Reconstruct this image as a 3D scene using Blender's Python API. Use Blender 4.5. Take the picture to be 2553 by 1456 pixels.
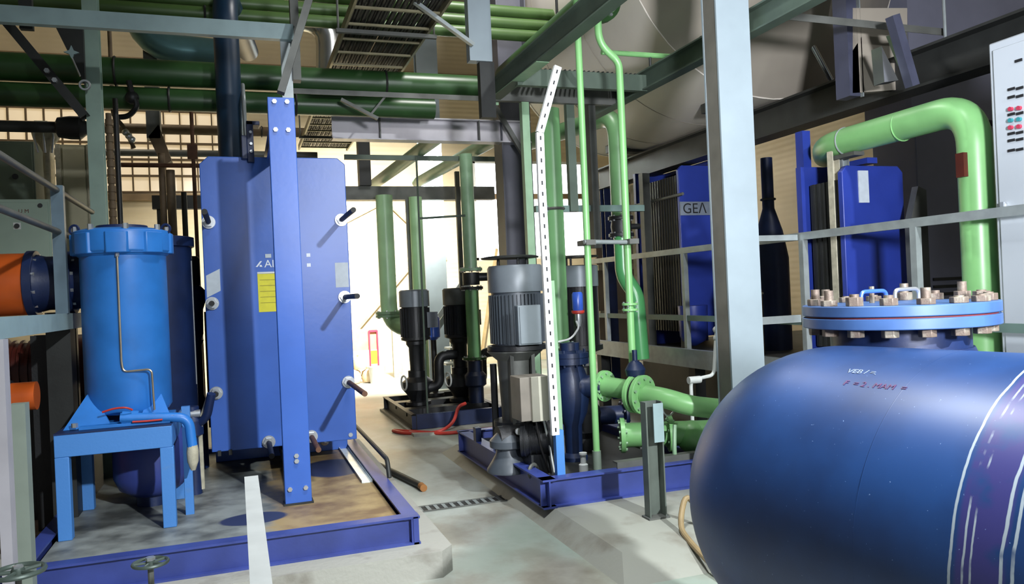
import bpy, math, random
from mathutils import Vector, Matrix, Quaternion
S = bpy.context.scene
for o in list(bpy.data.objects): bpy.data.objects.remove(o)
col = S.collection
random.seed(7)

# ------------------------------------------------------------------ camera, world, lights, exposure
FPX, IW, IH = 1950.0, 2553.0, 1456.0
YAW, ROLL = 0.3345, 0.0445
EYE = Vector((0, 0, 1.6))
FWD = Vector((math.sin(YAW), math.cos(YAW), 0))
_r = FWD.cross(Vector((0, 0, 1))).normalized(); _u = _r.cross(FWD)
RGT = _r * math.cos(ROLL) - _u * math.sin(ROLL)
UPV = _u * math.cos(ROLL) + _r * math.sin(ROLL)
cam = bpy.data.cameras.new('camera'); cam.sensor_width = 36; cam.lens = 36 * FPX / IW
cam.clip_start = .05; cam.clip_end = 100
co = bpy.data.objects.new('camera', cam); col.objects.link(co)
co.matrix_world = Matrix((RGT, UPV, -FWD)).transposed().to_4x4(); co.location = EYE
S.camera = co
S.view_settings.view_transform = 'Standard'; S.view_settings.look = 'None'
S.view_settings.exposure = 0.0; S.view_settings.gamma = 1.0; S.view_settings.use_curve_mapping = False
w = bpy.data.worlds.new('world'); S.world = w; w.use_nodes = True
w.node_tree.nodes['Background'].inputs[0].default_value = (.78, .88, 1, 1)
w.node_tree.nodes['Background'].inputs[1].default_value = .26

def lamp(name, kind, loc, energy, color, size=.5, to=None, spot=None):
    l = bpy.data.lights.new(name, kind); l.energy = energy; l.color = color
    if kind == 'AREA': l.size = size
    else: l.shadow_soft_size = size
    if spot: l.spot_size = spot; l.spot_blend = .5
    o = bpy.data.objects.new(name, l); col.objects.link(o); o.location = loc
    if to is not None: o.rotation_euler = (Vector(to) - Vector(loc)).to_track_quat('-Z', 'Y').to_euler()
    return o
kl = lamp('floodlight_behind_camera', 'AREA', (3.3, -4.5, 5.0), 235, (.94, .98, 1), .22, (2.0, 2.4, 0)); kl.data.spread = 1.2
rl = lamp('added_fill_for_drum', 'AREA', (1.0, -1.6, 2.3), 140, (.92, .94, 1), .5, (5.0, 7, 3.9)); rl.data.spread = 1.25  # unseen fill added low down to brighten the drum underside
fw = lamp('flood_on_far_wall', 'AREA', (3.0, 12.7, 4.2), 1250, (1, .95, .84), .8, (2.9, 17, .9)); fw.data.spread = 1.9
lamp('fill_left', 'AREA', (-2.0, 12.0, 6.8), 90, (1, .9, .74), 1.2, (-1.6, 15.5, 2.0))  # unseen lamp over the left back hall, no fixture modelled
lamp('fill_middle', 'AREA', (2.5, 6.6, 6.2), 130, (1, .98, .95), .8, (2.4, 9.0, 1))  # unseen fill added in front of the roof beam to brighten it
lamp('fill_near', 'AREA', (1.4, 3.0, 6.2), 110, (.95, .98, 1), .6, (1.5, 3.4, 0)).data.spread = 1.6  # unseen lamp above the near floor, no fixture modelled

# ------------------------------------------------------------------ materials
def hexc(h):
    h = h.lstrip('#'); c = [int(h[i:i + 2], 16) / 255 for i in (0, 2, 4)]
    return tuple(((x + .055) / 1.055) ** 2.4 if x > .04045 else x / 12.92 for x in c) + (1,)
MC = {}
def mat(name, h, rough=.5, metal=0., var=.12, scale=6., bump=0., h2=None, mix=.5, spec=.5):
    """painted / bare surface: base colour broken up by noise, optional second colour in worn patches"""
    if name in MC: return MC[name]
    m = bpy.data.materials.new(name); m.use_nodes = True; N = m.node_tree.nodes; L = m.node_tree.links
    b = N['Principled BSDF']; b.inputs['Roughness'].default_value = rough; b.inputs['Metallic'].default_value = metal
    b.inputs['Specular IOR Level'].default_value = spec
    tc = N.new('ShaderNodeTexCoord'); no = N.new('ShaderNodeTexNoise')
    no.inputs['Scale'].default_value = scale; no.inputs['Detail'].default_value = 6
    L.new(tc.outputs['Object'], no.inputs['Vector'])
    c = hexc(h); d = hexc(h2) if h2 else tuple(x * (1 - 2.2 * var) for x in c[:3]) + (1,)
    r = N.new('ShaderNodeValToRGB'); r.color_ramp.elements[0].color = d; r.color_ramp.elements[1].color = c
    r.color_ramp.elements[0].position = max(0, mix - .18) if h2 else .3
    r.color_ramp.elements[1].position = min(1, mix + .04) if h2 else .62
    L.new(no.outputs['Fac'], r.inputs['Fac']); L.new(r.outputs['Color'], b.inputs['Base Color'])
    if bump:
        n2 = N.new('ShaderNodeTexNoise'); n2.inputs['Scale'].default_value = scale * 8; L.new(tc.outputs['Object'], n2.inputs['Vector'])
        bp = N.new('ShaderNodeBump'); bp.inputs['Strength'].default_value = bump; bp.inputs['Distance'].default_value = .01
        L.new(n2.outputs['Fac'], bp.inputs['Height']); L.new(bp.outputs['Normal'], b.inputs['Normal'])
    MC[name] = m; return m
def emit(name, h, s):
    if name in MC: return MC[name]
    m = bpy.data.materials.new(name); m.use_nodes = True; b = m.node_tree.nodes['Principled BSDF']
    b.inputs['Base Color'].default_value = (.8, .8, .8, 1)
    b.inputs['Emission Color'].default_value = hexc(h); b.inputs['Emission Strength'].default_value = s
    MC[name] = m; return m
phe_blue = mat('exchanger_blue_paint', '#3b66be', .34, 0, .06, 3, .04)
tank_blue = mat('separator_blue_paint', '#2b76c8', .4, 0, .1, 5, .03)
stand_blue = mat('stand_blue_paint', '#447fc4', .5, 0, .08, 9, .05, '#5f7fa6', .34)
skid_blue = mat('skid_blue_paint', '#38478f', .42, 0, .12, 5, .05)
navy = mat('navy_paint', '#14264f', .45, 0, .12, 8, .05)
navy2 = mat('dark_blue_pipe_paint', '#0e2c44', .4, 0, .1, 6)
unit_blue = mat('far_exchanger_blue_paint', '#24378c', .4, 0, .08, 4)
valve_blue = mat('valve_blue_paint', '#0f2040', .45, 0, .12, 9, .06)
green = mat('bright_green_paint', '#7bb272', .36, 0, .06, 5)
dkgreen = mat('dark_green_paint', '#2d4f28', .36, 0, .12, 4)
oldgreen = mat('grey_green_paint', '#86a886', .42, 0, .1, 5)
beamgreen = mat('dull_green_grey_steel', '#4d5c50', .55, .1, .14, 4)
galv = mat('galvanised_steel', '#9ba3a4', .42, .45, .1, 9, .03)
dullsteel = mat('dull_grey_steel', '#5e605c', .55, .3, .14, 6, .04)
darksteel = mat('dark_steel', '#2e302f', .55, .3, .14, 6, .05)
palecol = mat('pale_grey_column_paint', '#8b989f', .38, .1, .06, 3)
paleblue = mat('pale_blue_grey_paint', '#8fa6a9', .45, 0, .08, 6)
blackm = mat('black_machine_paint', '#1b1d20', .5, 0, .12, 10, .1)
motor = mat('motor_grey_paint', '#4a5158', .45, .1, .08, 8, .04)
motorlt = mat('motor_light_grey_paint', '#6d757b', .42, .1, .06, 8)
boxgrey = mat('terminal_box_grey', '#7d878d', .42, .1, .05, 6)
beige = mat('junction_box_beige', '#b4b2a2', .5, 0, .05, 6)
white = mat('white_paint', '#d8dcda', .5, 0, .05, 8)
cream = mat('cream_cabinet_paint', '#b9b59a', .5, 0, .06, 4)
palegreen = mat('pale_green_cabinet_paint', '#9db2a4', .45, 0, .06, 3)
dimcab = mat('grey_green_cabinet_paint', '#5c6a5c', .5, 0, .08, 4)
rust = mat('rusty_brown_steel', '#6d4a35', .7, .1, .2, 12, .1)
brown = mat('brown_pipe_lagging', '#6b5a44', .7, 0, .15, 8, .1)
orange = mat('orange_paint', '#c2571e', .35, 0, .1, 5)
redm = mat('dark_red_motor_paint', '#4a170f', .45, 0, .15, 7, .06)
clad = mat('aluminium_cladding', '#a79f92', .42, .3, .07, 1.5)
drumclad = mat('dull_aluminium_cladding', '#cfc9be', .5, .12, .05, 1.2)
cladb = mat('bright_aluminium_cladding', '#b9bcbc', .22, .9, .05, 3)
chrome = mat('zinc_plated_steel', '#c8ccd0', .3, .8, .05, 12)
boltrust = mat('rusty_bolt_steel', '#6f6258', .6, .4, .2, 25, .1, '#8f8a7c', .5)
rubber = mat('black_rubber', '#151617', .6, 0, .1, 10)
yellow = mat('yellow_label', '#d9d22c', .5, 0, .05, 20)
paper = mat('pale_label_paper', '#b9c3cc', .55, 0, .05, 20)
redhose = mat('red_hose_rubber', '#b8352b', .5, 0, .06, 12)
tan = mat('tan_hose', '#8d7a57', .6, 0, .1, 12)
cable = mat('black_cable_jacket', '#1d1a19', .55, 0, .3, 14, .1)
traysteel = mat('bronze_grey_tray_steel', '#8a8468', .5, .4, .12, 6)
wrap = mat('pale_insulation_wrap', '#b5b09b', .7, 0, .15, 18, .2)
gasket = mat('red_gasket', '#7a3134', .7, 0, .1, 12)
inkblack = mat('black_print', '#15161a', .6, 0, .02, 5)
inkwhite = mat('white_print', '#dfe6f0', .6, 0, .02, 5)
redbtn = mat('red_plastic', '#a8324a', .4, 0, .04, 5)
tealbtn = mat('teal_plastic', '#2f7f86', .4, 0, .04, 5)

def floor_mat():
    m = bpy.data.materials.new('painted_concrete_floor'); m.use_nodes = True; N = m.node_tree.nodes; L = m.node_tree.links
    b = N['Principled BSDF']; tc = N.new('ShaderNodeTexCoord')
    a = N.new('ShaderNodeTexNoise'); a.inputs['Scale'].default_value = .9; a.inputs['Detail'].default_value = 8; a.inputs['Roughness'].default_value = .62
    r = N.new('ShaderNodeValToRGB'); e = r.color_ramp.elements
    e[0].position = .3; e[0].color = hexc('#6d675a'); e[1].position = .66; e[1].color = hexc('#b6bab2')
    e.new(.42).color = hexc('#8b897e'); e.new(.52).color = hexc('#a3a9a2')
    g = N.new('ShaderNodeTexNoise'); g.inputs['Scale'].default_value = .45; g.inputs['Detail'].default_value = 3
    gr = N.new('ShaderNodeValToRGB'); gr.color_ramp.elements[0].position = .52; gr.color_ramp.elements[1].position = .64
    mx = N.new('ShaderNodeMix'); mx.data_type = 'RGBA'; mx.inputs['B'].default_value = hexc('#7b8d80')
    rr = N.new('ShaderNodeMapRange'); rr.inputs['To Min'].default_value = .28; rr.inputs['To Max'].default_value = .62
    for n in (a, g): L.new(tc.outputs['Object'], n.inputs['Vector'])
    L.new(a.outputs['Fac'], r.inputs['Fac']); L.new(g.outputs['Fac'], gr.inputs['Fac'])
    L.new(gr.outputs['Color'], mx.inputs['Factor']); L.new(r.outputs['Color'], mx.inputs['A'])
    L.new(mx.outputs['Result'], b.inputs['Base Color']); L.new(a.outputs['Fac'], rr.inputs['Value']); L.new(rr.outputs['Result'], b.inputs['Roughness'])
    return m
def corrugated(name, h, pitch=24., rough=.6):
    m = bpy.data.materials.new(name); m.use_nodes = True; N = m.node_tree.nodes; L = m.node_tree.links
    b = N['Principled BSDF']; b.inputs['Roughness'].default_value = rough
    tc = N.new('ShaderNodeTexCoord'); wv = N.new('ShaderNodeTexWave'); wv.wave_type = 'BANDS'; wv.bands_direction = 'Z'; wv.inputs['Scale'].default_value = pitch / 6.28
    no = N.new('ShaderNodeTexNoise'); no.inputs['Scale'].default_value = .7; no.inputs['Detail'].default_value = 5
    r = N.new('ShaderNodeValToRGB'); c = hexc(h); r.color_ramp.elements[0].color = tuple(x * .78 for x in c[:3]) + (1,); r.color_ramp.elements[1].color = c
    r.color_ramp.elements[0].position = .3; r.color_ramp.elements[1].position = .6
    bp = N.new('ShaderNodeBump'); bp.inputs['Strength'].default_value = .18; bp.inputs['Distance'].default_value = .02
    L.new(tc.outputs['Object'], wv.inputs['Vector']); L.new(tc.outputs['Object'], no.inputs['Vector'])
    L.new(no.outputs['Fac'], r.inputs['Fac']); L.new(r.outputs['Color'], b.inputs['Base Color'])
    L.new(wv.outputs['Fac'], bp.inputs['Height']); L.new(bp.outputs['Normal'], b.inputs['Normal'])
    return m

# ------------------------------------------------------------------ geometry helpers
def P(px, py, **k):
    """point of the room seen at a photo pixel, on a given plane X=, Y= or Z="""
    d = FWD + RGT * ((px - IW / 2) / FPX) - UPV * ((py - IH / 2) / FPX)
    a, v = list(k.items())[0]; i = 'XYZ'.index(a)
    return EYE + d * ((v - EYE[i]) / d[i])
def V3(*a): return Vector(a)
def frame(ax, up=None):
    ax = ax.normalized(); ref = up if up is not None else (V3(0, 0, 1) if abs(ax.z) < .95 else V3(0, 1, 0))
    s = ax.cross(ref).normalized(); return s, s.cross(ax).normalized()
class MB:
    def __init__(s): s.v = []; s.f = []
    def add(s, vs, fs):
        n = len(s.v); s.v += [Vector(v) for v in vs]; s.f += [tuple(i + n for i in f) for f in fs]; return s
    def box(s, x0, x1, y0, y1, z0, z1):
        x0, x1 = sorted((x0, x1)); y0, y1 = sorted((y0, y1)); z0, z1 = sorted((z0, z1))
        return s.add([(x, y, z) for z in (z0, z1) for y in (y0, y1) for x in (x0, x1)],
                     [(0, 2, 3, 1), (4, 5, 7, 6), (0, 1, 5, 4), (2, 6, 7, 3), (0, 4, 6, 2), (1, 3, 7, 5)])
    def bar(s, p, q, wd, ht, up=None, ou=0, os=0):
        p, q = Vector(p), Vector(q); sd, u = frame(q - p, up); p = p + u * ou + sd * os; q = q + u * ou + sd * os
        vs = [c + sd * (a * wd / 2) + u * (b * ht / 2) for c in (p, q) for a, b in ((-1, -1), (1, -1), (1, 1), (-1, 1))]
        return s.add(vs, [(3, 2, 1, 0), (4, 5, 6, 7), (0, 1, 5, 4), (1, 2, 6, 5), (2, 3, 7, 6), (3, 0, 4, 7)])
    def ibeam(s, p, q, h, wd, t=.012, up=None):
        s.bar(p, q, wd, t, up, h / 2 - t / 2); s.bar(p, q, wd, t, up, -h / 2 + t / 2); return s.bar(p, q, t, h - 2 * t, up)
    def chan(s, p, q, h, wd, t=.01, up=None, side=1):
        s.bar(p, q, wd, t, up, h / 2 - t / 2); s.bar(p, q, wd, t, up, -h / 2 + t / 2); return s.bar(p, q, t, h - 2 * t, up, 0, side * (wd / 2 - t / 2))
    def angle(s, p, q, a, t=.006, up=None, su=1, ss=1):
        s.bar(p, q, a, t, up, su * (a / 2 - t / 2)); return s.bar(p, q, t, a - t, up, -su * t / 2, ss * (a / 2 - t / 2))
    def lathe(s, prof, o, ax=(0, 0, 1), n=28):
        o, ax = Vector(o), Vector(ax).normalized(); sd, u = frame(ax); vs = []; fs = []; k = len(prof)
        for r, t in prof:
            for i in range(n):
                a = 2 * math.pi * i / n; vs.append(o + ax * t + (sd * math.cos(a) + u * math.sin(a)) * r)
        for j in range(k - 1):
            for i in range(n):
                i2 = (i + 1) % n; fs.append((j * n + i, j * n + i2, (j + 1) * n + i2, (j + 1) * n + i))
        if prof[0][0] > 1e-5: fs.append(tuple(range(n - 1, -1, -1)))
        if prof[-1][0] > 1e-5: fs.append(tuple((k - 1) * n + i for i in range(n)))
        return s.add(vs, fs)
    def cyl(s, p, q, r, r2=None, n=20):
        p, q = Vector(p), Vector(q); L = (q - p).length
        return s.lathe([(r, 0), (r if r2 is None else r2, L)], p, q - p, n)
    def ball(s, c, r, n=14, sz=1.):
        k = 8; return s.lathe([(max(1e-6, r * math.sin(math.pi * i / k)), -r * sz * math.cos(math.pi * i / k)) for i in range(k + 1)], c, (0, 0, 1), n)
    def torus(s, c, ax, R, r, n=28, m=8, a0=0, a1=2 * math.pi):
        c, ax = Vector(c), Vector(ax).normalized(); sd, u = frame(ax); closed = abs(a1 - a0) > 6.28; vs = []; fs = []
        nn = n if closed else n + 1
        for i in range(nn):
            a = a0 + (a1 - a0) * i / n; d = sd * math.cos(a) + u * math.sin(a)
            for j in range(m):
                b = 2 * math.pi * j / m; vs.append(c + d * (R + r * math.cos(b)) + ax * (r * math.sin(b)))
        for i in range(n):
            i2 = (i + 1) % nn
            for j in range(m): fs.append((i * m + j, i2 * m + j, i2 * m + (j + 1) % m, i * m + (j + 1) % m))
        return s.add(vs, fs)
    def pipe(s, pts, r, bend=0, n=16, seg=6, caps=True):
        pts = [Vector(p) for p in pts]; path = [pts[0]]
        for i in range(1, len(pts) - 1):
            a, b, c = pts[i - 1], pts[i], pts[i + 1]; d1 = (a - b); d2 = (c - b)
            t = min(bend, d1.length * .49, d2.length * .49)
            if t < 1e-4: path.append(b); continue
            p1 = b + d1.normalized() * t; p2 = b + d2.normalized() * t
            for k in range(seg + 1):
                x = k / seg; path.append(p1 * (1 - x) ** 2 + b * 2 * x * (1 - x) + p2 * x * x)
        path.append(pts[-1]); T = []
        for i in range(len(path)):
            a = path[max(0, i - 1)]; b = path[min(len(path) - 1, i + 1)]; T.append((b - a).normalized())
        sd, u = frame(T[0]); vs = []; fs = []
        for i, p in enumerate(path):
            if i:
                q = T[i - 1].rotation_difference(T[i]); sd = (q @ sd).normalized(); u = (q @ u).normalized()
            for j in range(n):
                a = 2 * math.pi * j / n; vs.append(p + (sd * math.cos(a) + u * math.sin(a)) * r)
        for i in range(len(path) - 1):
            for j in range(n): fs.append((i * n + j, i * n + (j + 1) % n, (i + 1) * n + (j + 1) % n, (i + 1) * n + j))
        if caps: fs.append(tuple(range(n - 1, -1, -1))); fs.append(tuple((len(path) - 1) * n + j for j in range(n)))
        return s.add(vs, fs)
    def prism(s, poly, vec):
        poly = [Vector(p) for p in poly]; vec = Vector(vec); n = len(poly)
        fs = [tuple(range(n - 1, -1, -1)), tuple(range(n, 2 * n))] + [(i, (i + 1) % n, n + (i + 1) % n, n + i) for i in range(n)]
        return s.add(poly + [p + vec for p in poly], fs)
    def build(s, name, m, parent=None, bevel=0., local=False, ang=35):
        me = bpy.data.meshes.new(name)
        if local: off = V3(0, 0, 0)
        elif parent is not None:
            off = V3(0, 0, 0); q = parent
            while q is not None: off += q.location; q = q.parent
        else:
            off = V3(*(sum((min(v[i] for v in s.v), max(v[i] for v in s.v))) / 2 for i in (0, 1)), min(v.z for v in s.v))
        me.from_pydata([v - off for v in s.v], [], s.f); me.validate(); me.materials.append(m)
        import bmesh
        bm = bmesh.new(); bm.from_mesh(me); bmesh.ops.recalc_face_normals(bm, faces=bm.faces); bm.to_mesh(me); bm.free()
        for p in me.polygons: p.use_smooth = True
        me.set_sharp_from_angle(angle=math.radians(ang))
        o = bpy.data.objects.new(name, me); col.objects.link(o)
        if parent is not None: o.parent = parent
        else: o.location = off
        if bevel:
            b = o.modifiers.new('bevel', 'BEVEL'); b.width = bevel; b.segments = 2; b.limit_method = 'ANGLE'; b.angle_limit = .7
        return o
def tag(o, label, cat, group=None, kind=None):
    o['label'] = label; o['category'] = cat
    if group: o['group'] = group
    if kind: o['kind'] = kind
    return o
def thing(name, label, cat, loc, group=None, rz=0):
    o = bpy.data.objects.new(name, None); o.empty_display_size = .1; col.objects.link(o); o.location = loc; o.rotation_euler.z = rz
    return tag(o, label, cat, group)
def struct(name, mb, m, parent=None):
    o = mb.build(name, m, parent)
    if parent is None: o['kind'] = 'structure'
    return o
def one(name, label, cat, mb, m, group=None, bevel=0): return tag(mb.build(name, m, None, bevel), label, cat, group)
def copies(proto, locs, parent):
    """further copies of a part, offset by the given vectors"""
    for d in locs:
        c = proto.copy(); col.objects.link(c); c.parent = parent; c.location = proto.location + Vector(d)
        for g in list(proto.children):
            e = g.copy(); col.objects.link(e); e.parent = c
def plab(o, label): o['label'] = label; return o
def text(body, size, loc, right, up, m, parent, name='lettering', depth=.001, ax='LEFT'):
    cu = bpy.data.curves.new(name, 'FONT'); cu.body = body; cu.size = size; cu.extrude = depth; cu.align_x = ax; cu.align_y = 'CENTER'
    t = bpy.data.objects.new(name, cu); col.objects.link(t)
    dg = bpy.context.evaluated_depsgraph_get(); me = bpy.data.meshes.new_from_object(t.evaluated_get(dg)); bpy.data.objects.remove(t)
    right = Vector(right).normalized(); up = Vector(up).normalized(); nrm = right.cross(up)
    R = Matrix((right, up, nrm)).transposed().to_4x4(); off = Vector(loc)
    q = parent
    while q is not None: off = off - q.location; q = q.parent
    me.transform(Matrix.Translation(off) @ R); me.materials.clear(); me.materials.append(m)
    o = bpy.data.objects.new(name, me); col.objects.link(o); o.parent = parent
    return o
def flange(parent, c, ax, r, t, m, nb=8, br=.009, bm=None, hole=None):
    """flange disc with its ring of nuts, each nut a sub-part"""
    c, ax = Vector(c), Vector(ax).normalized()
    f = MB().cyl(c - ax * t / 2, c + ax * t / 2, r, n=28).build('flange', m, parent, .002)
    if nb:
        sd, u = frame(ax); first = None
        for i in range(nb):
            a = 2 * math.pi * (i + .5) / nb; d = (sd * math.cos(a) + u * math.sin(a)) * r * .82
            if first is None:
                first = MB().cyl(c + d - ax * (t / 2 + br * 1.2), c + d + ax * (t / 2 + br * 1.2), br, n=6).build('bolt', bm or chrome, f); d0 = d
            else:
                k = first.copy(); col.objects.link(k); k.parent = f; k.location = first.location + (d - d0)
    return f

# ================================================================== THE SETTING
struct('floor', MB().box(-5, 9, -6, 17, -.1, 0), floor_mat())
WALL = corrugated('cream_corrugated_wall', '#cbbd9f', 20)
WX0, WX1, WZ0, WZ1 = 5.1, 7.85, 2.35, 4.62        # daylight opening in the far wall
LX0, LX1, LZ0, LZ1 = -4.3, .2, 3.9, 5.85          # louvred window band on the left
struct('wall_back', MB().box(-5, LX0, 17, 17.2, 0, 8).box(LX0, LX1, 17, 17.2, 0, LZ0).box(LX0, LX1, 17, 17.2, LZ1, 8)
       .box(LX1, WX0, 17, 17.2, 0, 8).box(WX0, WX1, 17, 17.2, 0, WZ0).box(WX0, WX1, 17, 17.2, WZ1, 8).box(WX1, 9, 17, 17.2, 0, 8), WALL)
struct('wall_left', MB().box(-5.2, -5, -6, 17.2, 0, 8), WALL)
struct('wall_right', MB().box(9, 9.2, -6, 17.2, 0, 8), WALL)
struct('ceiling', MB().box(-5.2, 9.2, -6, 17.2, 8, 8.2), corrugated('grey_roof_sheet', '#77786f', 20))
daylight = emit('daylight_pane', '#f4f8ff', 6.0); louvre = emit('cream_translucent_sheet', '#ffdfa8', .5)
wf = struct('window_1', MB().box(WX0, WX1, 17.02, 17.18, WZ0, WZ0 + .06).box(WX0, WX1, 17.02, 17.18, WZ1 - .06, WZ1).box(WX0, WX0 + .06, 17.02, 17.18, WZ0, WZ1)
            .box(WX1 - .06, WX1, 17.02, 17.18, WZ0, WZ1).box(6.47, 6.53, 17.02, 17.18, WZ0, WZ1), white)
MB().box(WX0 + .06, WX1 - .06, 17.09, 17.1, WZ0 + .06, WZ1 - .06).build('window_pane', daylight, wf)
mb = MB()
for i in range(16): mb.box(LX0 + i * .3 - .012, LX0 + i * .3 + .012, 16.98, 17.06, LZ0, LZ1)
for i in range(7): mb.box(LX0, LX1, 16.97, 17.06, LZ0 + i * .325 - .018, LZ0 + i * .325 + .018)
wf = struct('window_2', mb, brown)
MB().box(LX0, LX1, 17.09, 17.1, LZ0, LZ1).build('window_pane', louvre, wf)
# far wall girts and bracing
mb = MB()
for z in (3.72, 6.4): mb.box(-5, 9, 16.82, 17, z, z + .12)
struct('trim_1', mb, mat('tan_wall_girt', '#8a7355', .6, 0, .15, 4))
mb = MB()
mb.bar((3.15, 16.9, 3.6), (4.35, 16.9, 2.4), .05, .05).bar((2.35, 16.9, .95), (3.6, 16.9, 2.3), .05, .05).bar((5.1, 16.9, .3), (5.55, 16.9, 2.6), .06, .06).bar((1.9, 16.9, 3.1), (3.1, 16.9, 3.7), .05, .05)
struct('trim_2', mb, mat('tan_wall_brace', '#b09a70', .6, 0, .15, 4))
# concrete plinths and the raised platform on the right
conc = mat('rough_concrete', '#9b9b93', .75, 0, .12, 4, .3, '#6f6a60', .38)
struct('trim_3', MB().prism([(-2.6, 4.34, 0), (1.02, 4.34, 0), (1.1, 4.43, 0), (1.1, 8.2, 0), (-2.6, 8.2, 0)], (0, 0, .15)), conc)
struct('trim_4', MB().add([(1.86, 3.75, 0), (4.15, 3.75, 0), (4.15, 7.75, 0), (1.86, 7.75, 0), (1.98, 4.0, .1), (4.15, 4.0, .1), (4.15, 7.6, .1), (1.98, 7.6, .1)], [(3, 2, 1, 0), (4, 5, 6, 7), (0, 1, 5, 4), (1, 2, 6, 5), (2, 3, 7, 6), (3, 0, 4, 7)]), mat('worn_floor_concrete', '#8b8d84', .6, 0, .14, 3, .15, '#6a655a', .42))
struct('trim_5', MB().box(1.8, 3.3, 8.8, 11.1, 0, .03), conc)
pl = struct('platform', MB().box(4.25, 9, 2.6, 9.6, .78, .84), dullsteel)
pl['kind'] = 'structure'
MB().chan((4.22, 2.6, .86), (4.22, 9.6, .86), .18, .06, .01, None, -1).build('edge_channel', galv, pl)
for y in (3.0, 5.0, 7.0, 9.2):
    MB().box(4.35, 4.47, y - .06, y + .06, 0, .78).build('platform_leg', darksteel, pl)
MB().box(5.2, 5.3, 2.6, 9.6, 0, .78).build('platform_skirt', darksteel, pl)

# ================================================================== LEFT SKID
sk = thing('equipment_skid', 'blue channel-steel base frame with grey and rust-brown deck under the plate heat exchanger', 'equipment skid', (-.2, 6, .15))
MB().ibeam((-1.55, 4.57, .232), (.94, 4.57, .232), .164, .09).build('front_beam', skid_blue, sk)
MB().ibeam((.895, 4.53, .23), (.895, 7.6, .23), .16, .09).build('side_beam', skid_blue, sk)
MB().ibeam((-1.12, 4.6, .23), (-1.12, 7.6, .23), .16, .09).build('side_beam', skid_blue, sk)
MB().ibeam((-1.55, 7.6, .23), (.94, 7.6, .23), .16, .09).build('rear_beam', skid_blue, sk)
MB().box(.9, .93, 4.525, 4.615, .15, .31).build('end_plate', skid_blue, sk)
def deck_mat():
    m = bpy.data.materials.new('worn_deck_plate'); m.use_nodes = True; N = m.node_tree.nodes; L = m.node_tree.links
    b = N['Principled BSDF']; b.inputs['Roughness'].default_value = .5
    tc = N.new('ShaderNodeTexCoord'); sp = N.new('ShaderNodeSeparateXYZ'); L.new(tc.outputs['Object'], sp.inputs[0])
    no = N.new('ShaderNodeTexNoise'); no.inputs['Scale'].default_value = 5; no.inputs['Detail'].default_value = 8; L.new(tc.outputs['Object'], no.inputs['Vector'])
    r = N.new('ShaderNodeValToRGB'); r.color_ramp.elements[0].color = hexc('#4f5352'); r.color_ramp.elements[1].color = hexc('#8c928f'); r.color_ramp.elements[0].position = .35; r.color_ramp.elements[1].position = .65
    r2 = N.new('ShaderNodeValToRGB'); r2.color_ramp.elements[0].color = hexc('#6d5436'); r2.color_ramp.elements[1].color = hexc('#a08a5e'); r2.color_ramp.elements[0].position = .35; r2.color_ramp.elements[1].position = .62
    L.new(no.outputs['Fac'], r.inputs['Fac']); L.new(no.outputs['Fac'], r2.inputs['Fac'])
    ad = N.new('ShaderNodeMath'); ad.operation = 'MULTIPLY_ADD'; ad.inputs[1].default_value = .4; L.new(no.outputs['Fac'], ad.inputs[0]); L.new(sp.outputs['X'], ad.inputs[2])
    mr = N.new('ShaderNodeMapRange'); mr.inputs['From Min'].default_value = .5; mr.inputs['From Max'].default_value = .62; L.new(ad.outputs[0], mr.inputs['Value'])
    mx = N.new('ShaderNodeMix'); mx.data_type = 'RGBA'; L.new(mr.outputs['Result'], mx.inputs['Factor']); L.new(r.outputs['Color'], mx.inputs['A']); L.new(r2.outputs['Color'], mx.inputs['B'])
    prev = mx.outputs['Result']
    for cx, cy, rx, ry in ((.22, -.88, .2, .14), (.84, .35, .25, .34)):      # two dark blue elliptical patches
        a = N.new('ShaderNodeVectorMath'); a.operation = 'SUBTRACT'; a.inputs[1].default_value = (cx, cy, 0); L.new(tc.outputs['Object'], a.inputs[0])
        s2 = N.new('ShaderNodeVectorMath'); s2.operation = 'MULTIPLY'; s2.inputs[1].default_value = (1 / rx, 1 / ry, 0); L.new(a.outputs[0], s2.inputs[0])
        ln = N.new('ShaderNodeVectorMath'); ln.operation = 'LENGTH'; L.new(s2.outputs[0], ln.inputs[0])
        q = N.new('ShaderNodeMapRange'); q.inputs['From Min'].default_value = 1.05; q.inputs['From Max'].default_value = .93; L.new(ln.outputs['Value'], q.inputs['Value'])
        k = N.new('ShaderNodeMix'); k.data_type = 'RGBA'; k.inputs['B'].default_value = hexc('#2a3354'); L.new(q.outputs['Result'], k.inputs['Factor']); L.new(prev, k.inputs['A']); prev = k.outputs['Result']
    L.new(prev, b.inputs['Base Color']); return m
MB().box(-1.07, .85, 4.62, 7.55, .255, .27).build('deck_plate', deck_mat(), sk)

one('web_gleam_strip', 'narrow pale strip standing in for the gleam on the right skid beam web', 'strip', MB().box(.775, .85, 5.7, 7.3, .27, .275).box(.772, .778, 5.7, 7.3, .27, .29).box(.847, .853, 5.7, 7.3, .27, .29), mat('web_gleam_white', '#dfe8e6', .25))  # white gleam of the beam web, built as a pale strip
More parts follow.
